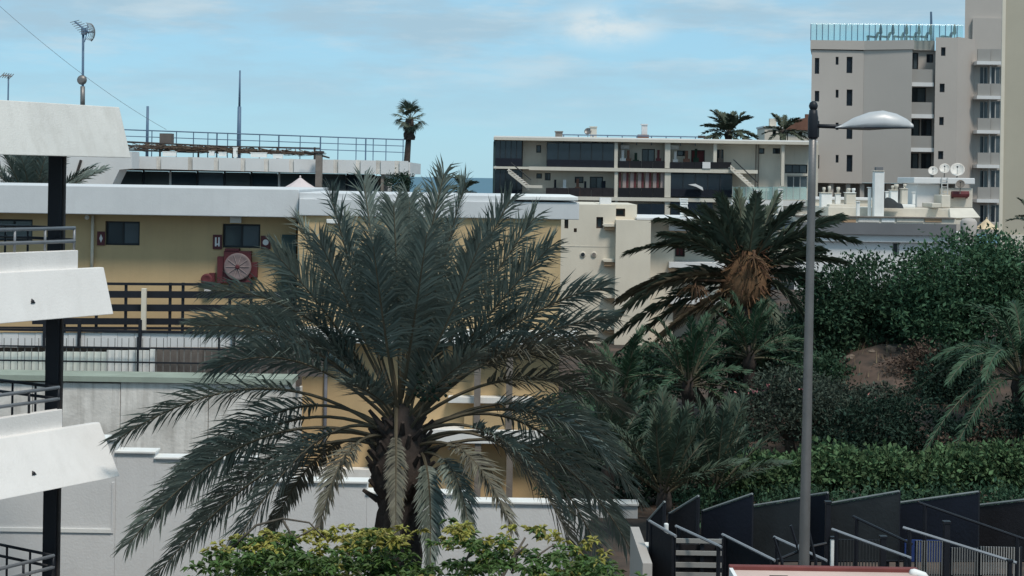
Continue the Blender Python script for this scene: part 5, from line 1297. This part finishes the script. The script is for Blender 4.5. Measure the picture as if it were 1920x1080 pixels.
for (bx, by) in ((1395, 500), (1285, 555)):
    gq = G()
    for k in range(34):
        s_ = P(bx + 18, by - 18, YD - .9); v = Vector((rnd.gauss(0, .24), rnd.gauss(0, .2), -abs(rnd.gauss(.18, .2)))); gq.tube([s_, s_ + v * .6 + UPV * .05, s_ + v + Vector((0, 0, -.12))], .018, .012, 3, cap=False)
    gq.tube([C0 + UPV * .5, P(bx + 20, by - 30, YD - .6), P(bx + 18, by - 18, YD - .9)], .04, .03, 5)
    build('fruit_stalks', gq, 'fruit_stalk', root)

GS = dict(L=2.0, leaf=.34, w=.035, n=40, mats=['garden_leaf', 'rachis_dark'], elevs=(12, 25, 38, 50, 62, 74), dr=.45, seed=31)
palm(1405, 690, 42.5, 'small green palm below the orange-hearted date palm', 'garden', 30, 1, .15, 'young palms on the slope', **GS)
palm(1290, 742, 40, 'small dark palm on the slope left of the dull bush', 'garden', 30, 2, .15, 'young palms on the slope', **GS)
palm(1165, 770, 40.5, 'small palm behind the right side of the big palm', 'garden', 28, 3, .15, 'young palms on the slope', **GS)
GG = dict(L=1.9, leaf=.36, w=.035, n=40, mats=['garden_leaf_grey', 'rachis_dark'], elevs=(35, 48, 60, 70, 80), dr=.25, seed=33)
palm(1245, 955, 31, 'grey green young palm behind the left end of the terrace screens', 'grey', 26, 4, .13, 'grey green young palms by the terrace', **GG)
palm(1340, 950, 32, 'grey green young palm behind the second terrace screen', 'grey', 26, 5, .13, 'grey green young palms by the terrace', **GG)
palm(1140, 900, 34, 'grey green young palm low behind the big palm fronds', 'grey', 26, 6, .13, 'grey green young palms by the terrace', **GG)
GR = dict(L=3.3, leaf=.42, w=.04, n=60, mats=['garden_leaf', 'rachis_dark'], elevs=(22, 36, 50, 62, 74), dr=.95, seed=35, droop=.6)
palm(1915, 735, 38, 'drooping palm at the right edge above the hedge', 'droop', 30, 7, .2, None, **GR)
FAR = dict(L=3.0, leaf=.75, w=.14, n=30, mats=['date_leaf', 'rachis_dark'], elevs=(8, 22, 36, 50, 64), dr=.42, seed=37)
palm(1366, 256, 150, 'dark palm above the roof of the cream block, left of two', 'far', 34, 8, .35, 'far palms behind the cream block', **FAR)
palm(1468, 254, 152, 'smaller palm beside the white house behind the cream block', 'far', 22, 9, .3, 'far palms behind the cream block', scale=.78, **FAR)
palm(868, 374, 72, 'palm top peeping over the yellow roof before the sea', 'far', 20, 10, .3, None, scale=.34, **FAR)
palm(60, 420, 54, 'dark palm fronds under the white roof at the far left', 'left', 34, 12, .35, None, L=3.2, leaf=.6, w=.06, n=50, mats=['palm_leaf_blue', 'rachis'], elevs=(30, 45, 58, 70, 82), dr=.25, seed=39)
palm(1938, 432, 62, 'palm tips at the right edge below the beige tower', 'far', 14, 13, .3, None, scale=.38, **FAR)

# --- fan palm against the sky
YF = 95.0; c = P(768, 226, YF); gz = ground_z(c.x, YF)
r = thing('fan_palm', 'lone tall fan palm against the sky above the clubhouse roof', 'palm tree', Vector((c.x, YF, gz)))
rnd = random.Random(44)
build('trunk', G().tube([Vector((c.x - .12, YF, gz - .2)), Vector((c.x - .12, YF, c.z - 2.4)), c + Vector((0, 0, -.3))], .24, .15, 10), 'palm_boot', r, smooth=True)
build('dead_leaf_skirt', shaggy_trunk(c + Vector((0, 0, -1.15)), c + Vector((0, 0, .1)), .34, .22, rnd, 8, 10), 'palm_boot', r)
fan = []
for q in range(4):
    g = G(); g.tube([(0, 0, 0), (.45, 0, .02), (.75, 0, 0)], .025, .02, 4, mi=1)
    for k in range(-11, 12):
        a = k / 11 * 1.35; l = .78 * (1 - .16 * abs(k) / 11) * rnd.uniform(.9, 1.05)
        d = Vector((math.cos(a), math.sin(a), .02)); s = Vector((-math.sin(a), math.cos(a), 0)) * .034
        b0 = Vector((.7, 0, 0)); m_ = b0 + d * l * .6 + Vector((0, 0, rnd.uniform(-.04, .04))); e = b0 + d * l + Vector((0, 0, -.16 - .1 * rnd.random()))
        g.add([b0 - s * .2, b0 + s * .2, m_ + s, m_ - s, e], [(0, 1, 2, 3), (3, 2, 4)])
    me = bpy.data.meshes.new('fan_leaf'); me.from_pydata(g.v, [], g.f); me.materials.append(M['date_leaf']); me.materials.append(M['rachis_dark']); me.polygons.foreach_set('material_index', g.m); fan.append(me)
for k in range(22):
    o = bpy.data.objects.new('fan_leaf', fan[k % 4]); COL.objects.link(o); o.parent = r
    o.location = c + Vector((0, 0, .05)) - r.location; el_ = math.radians(-62 + 140 * (k / 21))
    o.rotation_euler = (rnd.uniform(-.5, .5), -el_, k * 2.399); s = rnd.uniform(.74, .96) * (.8 if el_ < -.4 else 1); o.scale = (s, s, s)

# ------------------------------------------------------------------ broadleaf trees, bushes, hedge
def leaf_cloud(blobs, n, size, seed, clump=.28, per=40, shell=.75, aspect=.5, slots=1, topslot=None):
    rg = np.random.default_rng(seed)
    B = np.array(blobs, float); vol = (B[:, 3] * B[:, 4] * B[:, 5]) ** .67; pr = vol / vol.sum()
    nc = max(1, n // per); bi = rg.choice(len(B), nc, p=pr)
    d = rg.normal(size=(nc, 3)); d /= np.linalg.norm(d, axis=1)[:, None]
    rad = shell + (1 - shell) * rg.random(nc); inner = rg.random(nc) < .22; rad[inner] *= rg.random(inner.sum()) ** .5
    cc = B[bi, :3] + d * B[bi, 3:] * rad[:, None]
    li = np.repeat(np.arange(nc), per); N_ = len(li)
    p = cc[li] + rg.normal(size=(N_, 3)) * clump * np.array([1, 1, .7])
    od = d[li] * .6 + rg.normal(size=(N_, 3)) * .75 + np.array([0, 0, .1]); od /= np.linalg.norm(od, axis=1)[:, None]
    sd = np.cross(od, rg.normal(size=(N_, 3))); sd /= np.linalg.norm(sd, axis=1)[:, None]
    nd = np.cross(od, sd)
    L_ = size * rg.uniform(.6, 1.25, N_)[:, None]; Wd = L_ * aspect * .5
    v = np.stack([p, p + od * L_ * .5 + sd * Wd + nd * L_ * .07, p + od * L_ - nd * L_ * .1, p + od * L_ * .5 - sd * Wd + nd * L_ * .07], 1).reshape(-1, 3)
    g = G(); g.v = v.tolist(); q = np.arange(N_) * 4
    g.f = np.stack([q, q + 1, q + 2, q + 3], 1).tolist()
    if topslot is None: g.m = [0] * N_
    else:
        hz = cc[:, 2] + rg.normal(size=nc) * .12; g.m = (hz > topslot).astype(int)[li].tolist()
    return g
def broad(name, label, cat, px, py, Y, blobs_px, n, size, mats, seed, clump=.28, per=40, trunk=.16, group=None, topslot=None, aspect=.5, part='crown', flowers=None):
    """blobs_px: (px, py, dY, rx px, ry px, depth m)"""
    c = P(px, py, Y); gz = ground_z(c.x, Y); r = thing(name, label, cat, Vector((c.x, Y, gz)), group)
    bl = []
    for (bx, by, dy, rx, ry, rd) in blobs_px:
        p = P(bx, by, Y + dy); bl.append((p.x, p.y, p.z, rx / F * Y, rd, ry / F * Y))
    g = leaf_cloud(bl, n, size, seed, clump, per, aspect=aspect, topslot=topslot)
    build(part, g, mats, r)
    rnd = random.Random(seed); b = Vector((c.x, Y, gz - .15)); zt = min(q[2] for q in bl); fork = Vector((c.x, Y, max(gz + .3, (gz + zt) / 2)))
    build('trunk', G().tube([b, b.lerp(fork, .5) + Vector((rnd.uniform(-.06, .06), 0, 0)), fork], trunk, trunk * .75, 8), 'bark', r, smooth=True)
    for q in bl:
        e = Vector(q[:3]) + UPV * q[5] * .4; m_ = fork.lerp(e, .5) + Vector((rnd.uniform(-.2, .2), rnd.uniform(-.2, .2), rnd.uniform(-.1, .2)))
        build('limb', G().tube([fork - UPV * .05, m_, e], trunk * .55, trunk * .12, 6), 'bark', r, smooth=True)
    if flowers:
        build('flowers', leaf_cloud(bl, flowers, .09, seed + 5, .12, 8, shell=.98), 'flower_pink', r)
    return r
broad('garden_tree', 'dark leafy tree just right of the street lamp pole', 'tree', 1620, 610, 47, [(1570, 570, 0, 75, 62, 1.5), (1650, 545, .4, 85, 62, 1.6), (1600, 640, .3, 90, 60, 1.5), (1690, 600, 0, 60, 70, 1.4), (1540, 620, -.3, 50, 60, 1.0)], 15000, .16, ['leaf_dark'], 51)
broad('garden_tree', 'tall full green tree at the right edge below the beige tower', 'tree', 1820, 580, 44.5, [(1800, 520, 0, 85, 80, 1.6), (1880, 530, 0, 85, 82, 1.6), (1770, 600, -.3, 70, 70, 1.3), (1850, 610, -.5, 100, 70, 1.5), (1940, 570, 0, 80, 100, 1.5), (1740, 520, .5, 45, 45, 1)], 22000, .15, ['leaf_mid'], 52)
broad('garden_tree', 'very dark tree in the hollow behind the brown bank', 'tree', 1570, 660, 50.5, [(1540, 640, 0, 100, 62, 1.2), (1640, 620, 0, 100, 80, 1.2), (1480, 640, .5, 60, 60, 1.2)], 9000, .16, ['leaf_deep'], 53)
broad('flowering_bush', 'dull grey green bush with a few pink flowers behind the lamp pole', 'bush', 1480, 770, 39.5, [(1440, 770, 0, 85, 60, 1.1), (1530, 765, 0, 70, 52, 1.0), (1600, 790, -.3, 70, 50, 1.0), (1480, 720, .3, 50, 30, .8)], 11000, .11, ['leaf_dull'], 54, .2, flowers=60)
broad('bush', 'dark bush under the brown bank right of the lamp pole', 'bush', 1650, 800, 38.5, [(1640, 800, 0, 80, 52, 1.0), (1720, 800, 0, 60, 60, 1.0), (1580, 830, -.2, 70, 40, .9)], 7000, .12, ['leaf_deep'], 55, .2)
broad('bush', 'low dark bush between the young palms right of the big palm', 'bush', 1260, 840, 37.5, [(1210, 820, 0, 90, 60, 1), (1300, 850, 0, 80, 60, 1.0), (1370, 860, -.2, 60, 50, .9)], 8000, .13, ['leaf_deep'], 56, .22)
broad('bush', 'dark green bush against the cream building behind the big palm', 'bush', 1110, 770, 44, [(1090, 770, 0, 60, 45, .9), (1160, 740, 0, 60, 60, .9), (1220, 700, .5, 60, 40, .9)], 7000, .13, ['leaf_dark'], 57, .22)
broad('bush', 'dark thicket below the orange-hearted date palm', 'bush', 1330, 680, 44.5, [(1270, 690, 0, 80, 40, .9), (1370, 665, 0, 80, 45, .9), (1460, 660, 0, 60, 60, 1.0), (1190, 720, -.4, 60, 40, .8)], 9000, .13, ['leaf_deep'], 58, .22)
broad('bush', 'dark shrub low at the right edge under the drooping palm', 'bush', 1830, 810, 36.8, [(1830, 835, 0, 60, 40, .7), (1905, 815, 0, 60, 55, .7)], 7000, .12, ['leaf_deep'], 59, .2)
broad('bush', 'small dark bush beside the clubhouse end wall', 'bush', 748, 345, 59.4, [(745, 345, 0, 20, 18, .4), (760, 342, .1, 12, 16, .3)], 1800, .09, ['leaf_deep'], 60, .1, 20, .05)
broad('bush', 'round dark bush between the lamp pole and the brown bank', 'bush', 1560, 700, 44, [(1545, 700, 0, 40, 36, .7), (1500, 705, 0, 45, 36, .7), (1590, 722, 0, 40, 24, .6)], 6000, .12, ['leaf_dark'], 67, .18)
broad('bush', 'dark green bush left of the drooping palm on the bank', 'bush', 1760, 740, 41.5, [(1745, 745, 0, 45, 48, .7), (1790, 720, 0, 45, 60, .8)], 6500, .12, ['leaf_deep'], 68, .18)
broad('bush', 'tall dark shrubs behind the right fronds of the big palm', 'bush', 1150, 860, 38, [(1090, 830, 0, 60, 70, .8), (1160, 850, 0, 60, 70, .8), (1110, 930, -.3, 80, 60, .8)], 9000, .13, ['leaf_dark'], 69, .2)
broad('bush', 'low dull shrub at the left foot of the brown bank', 'bush', 1560, 745, 41.5, [(1530, 745, 0, 60, 30, .7), (1590, 752, 0, 50, 28, .7), (1650, 755, 0, 50, 24, .6)], 6000, .11, ['leaf_dull'], 63, .16)
broad('bush', 'reddish dry shrub on the right of the brown bank', 'bush', 1715, 700, 43.2, [(1700, 700, 0, 45, 32, .6), (1745, 690, 0, 40, 45, .6)], 4500, .10, ['leaf_rusty'], 64, .16)
broad('bush', 'rusty low shrub above the hedge at the right', 'bush', 1850, 845, 36.5, [(1800, 850, 0, 60, 26, .6), (1870, 838, 0, 60, 32, .6)], 5000, .10, ['leaf_rusty'], 65, .15)
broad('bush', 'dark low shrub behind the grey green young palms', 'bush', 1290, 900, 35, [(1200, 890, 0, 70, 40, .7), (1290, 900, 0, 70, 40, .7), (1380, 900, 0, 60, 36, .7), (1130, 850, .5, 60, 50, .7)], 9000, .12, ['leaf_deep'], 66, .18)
hb = [(px, 893 - 7 * math.sin(px * .021) - (px - 1380) * .022, .12 * math.sin(px * .07), 46, 38 + 6 * math.sin(px * .05), .65) for px in range(1375, 1990, 42)]
broad('hedge', 'long leafy green hedge behind the dark terrace screens', 'hedge', 1650, 900, 33, hb, 20000, .135, ['leaf_hedge'], 61, .12, 26, .07, part='foliage', aspect=.6)
hb = [(px, 950, 0, 46, 26, .6) for px in range(1290, 1990, 50)]
broad('hedge', 'lower dark row of shrubs at the foot of the long hedge', 'hedge', 1620, 960, 31.5, hb, 9000, .11, ['leaf_dark'], 62, .14, 26, .06, part='foliage')

# dry grass and stones on the brown bank
rnd = random.Random(81); gq = G()
for k in range(900):
    x = rnd.uniform(7.0, 13.5); y = rnd.uniform(37, 47); z = ground_z(x, y) - .05; h = rnd.uniform(.12, .4); a = rnd.uniform(0, 6.28)
    d = Vector((math.cos(a) * .5, math.sin(a) * .5, 1)) * h; w_ = Vector((-math.sin(a), math.cos(a), 0)) * .012; p = Vector((x, y, z))
    gq.add([p - w_, p + w_, p + d], [(0, 1, 2)])
tag(build('dry_grass', gq, 'dry_grass'), 'thin dry grass tufts scattered on the brown bank', 'grass', kind='stuff')
for k in range(5):
    x = 8.9 + .62 * k + rnd.uniform(-.1, .1); y = rnd.uniform(43.6, 45); r_ = rnd.uniform(.10, .26); z = ground_z(x, y); gs = G(); vs = []
    for i in range(5):
        for j in range(7):
            th = math.pi * (i + .5) / 5; ph = 2 * math.pi * j / 7; q = r_ * rnd.uniform(.75, 1.1); vs.append((x + q * math.sin(th) * math.cos(ph) * 1.3, y + q * math.sin(th) * math.sin(ph), z + .3 * r_ + q * .7 * math.cos(th)))
    gs.add(vs, [(i * 7 + j, i * 7 + (j + 1) % 7, (i + 1) * 7 + (j + 1) % 7, (i + 1) * 7 + j) for i in range(4) for j in range(7)] + [tuple(range(6, -1, -1)), tuple(28 + j for j in range(7))])
    tag(build('stone', gs, 'stone', loc=Vector((x, y, z))), 'small earth-coloured stone on the brown bank, %s from the lamp pole' % ('first', 'second', 'third', 'fourth', 'fifth')[k], 'stone', 'stones on the bank')

# --- yellow-tipped tree in the foreground
YQ = 17.0; c = P(760, 1075, YQ); gz = ground_z(c.x, YQ)
root = thing('foreground_tree', 'yellow green tipped tree crown at the bottom in front of the palm trunk', 'tree', Vector((c.x, YQ, gz)))
rnd = random.Random(71)
fork = Vector((c.x, YQ, P(760, 1300, YQ).z))
build('trunk', G().tube([Vector((c.x + .1, YQ, gz - .2)), Vector((c.x - .05, YQ, (gz + fork.z) / 2)), fork], .20, .14, 10), 'bark', root, smooth=True)
tiers = []
for k in range(105):          # flat leafy tiers at the twig ends
    px = rnd.uniform(395, 800) if rnd.random() < .62 else rnd.uniform(840, 1125)
    top = 1004 + 22 * math.sin(px * .012 + 1) + (26 if 740 < px < 850 else 0) + (18 if px < 450 else 0) + (0.25 * max(0, px - 1050))
    py = top + abs(rnd.gauss(0, 70)) + (10 if px > 820 else 0); tiers.append((px, py, YQ + rnd.uniform(-1.3, 1.3)))
for (px, py) in ((640, 1002), (600, 1008), (690, 1012), (555, 1015), (480, 1012), (430, 1025), (900, 1005), (985, 1002), (1030, 1000), (1075, 1020), (1090, 1055), (870, 1020)):
    tiers.append((px, py, YQ + rnd.uniform(-.6, .6)))
gq = G(); 
for (px, py, Y) in tiers:
    c_ = P(px, py, Y); tipness = py < 1032
    for q in range(rnd.randint(4, 8) if px > 820 else rnd.randint(7, 11)):
        p = c_ + Vector((rnd.gauss(0, .16), rnd.gauss(0, .16), rnd.gauss(0, .035)))
        mi = 0 if rnd.random() < (.72 if tipness else .07) else 1
        for k in range(rnd.randint(13, 19)):
            a = rnd.uniform(0, 2 * math.pi); el_ = rnd.uniform(-.35, .55); l = rnd.uniform(.055, .135)
            d = Vector((math.cos(a) * math.cos(el_), math.sin(a) * math.cos(el_), math.sin(el_))); s = Vector((-math.sin(a), math.cos(a), rnd.uniform(-.3, .3))) * l * .21
            b0 = p + d * .015; m_ = p + d * l * .55 + UPV * .01; e = p + d * l - UPV * l * .22
            gq.add([b0, m_ + s, e, m_ - s], [(0, 1, 2, 3)], mi)
build('crown', gq, ['leaf_yellow', 'leaf_fresh'], root)
for k in range(22):
    t_ = tiers[k * 7 % len(tiers)]; e = P(t_[0], t_[1] + 6, t_[2]); m_ = fork.lerp(e, .55) + Vector((rnd.uniform(-.15, .15), rnd.uniform(-.15, .15), -.15))
    build('limb', G().tube([fork - UPV * .05, fork.lerp(m_, .5) - UPV * .04, m_, e], .07, .012, 6), 'bark', root, smooth=True)
for pts in (((420, 1040), (480, 985), (530, 972), (580, 980), (610, 1010)), ((520, 1030), (540, 1000), (556, 1008), (600, 985)), ((530, 975), (545, 1000), (560, 1010)), ((960, 1075), (968, 1040), (955, 1010)), ((968, 1040), (990, 1020)), ((1000, 1080), (1010, 1040), (1040, 1020))):
    build('bare_branch', G().tube([P(x, y, YQ - .2) for (x, y) in pts], .016, .008, 5), 'bark', root, smooth=True)

for o in bpy.data.objects:
    if '_o' in o: del o['_o']
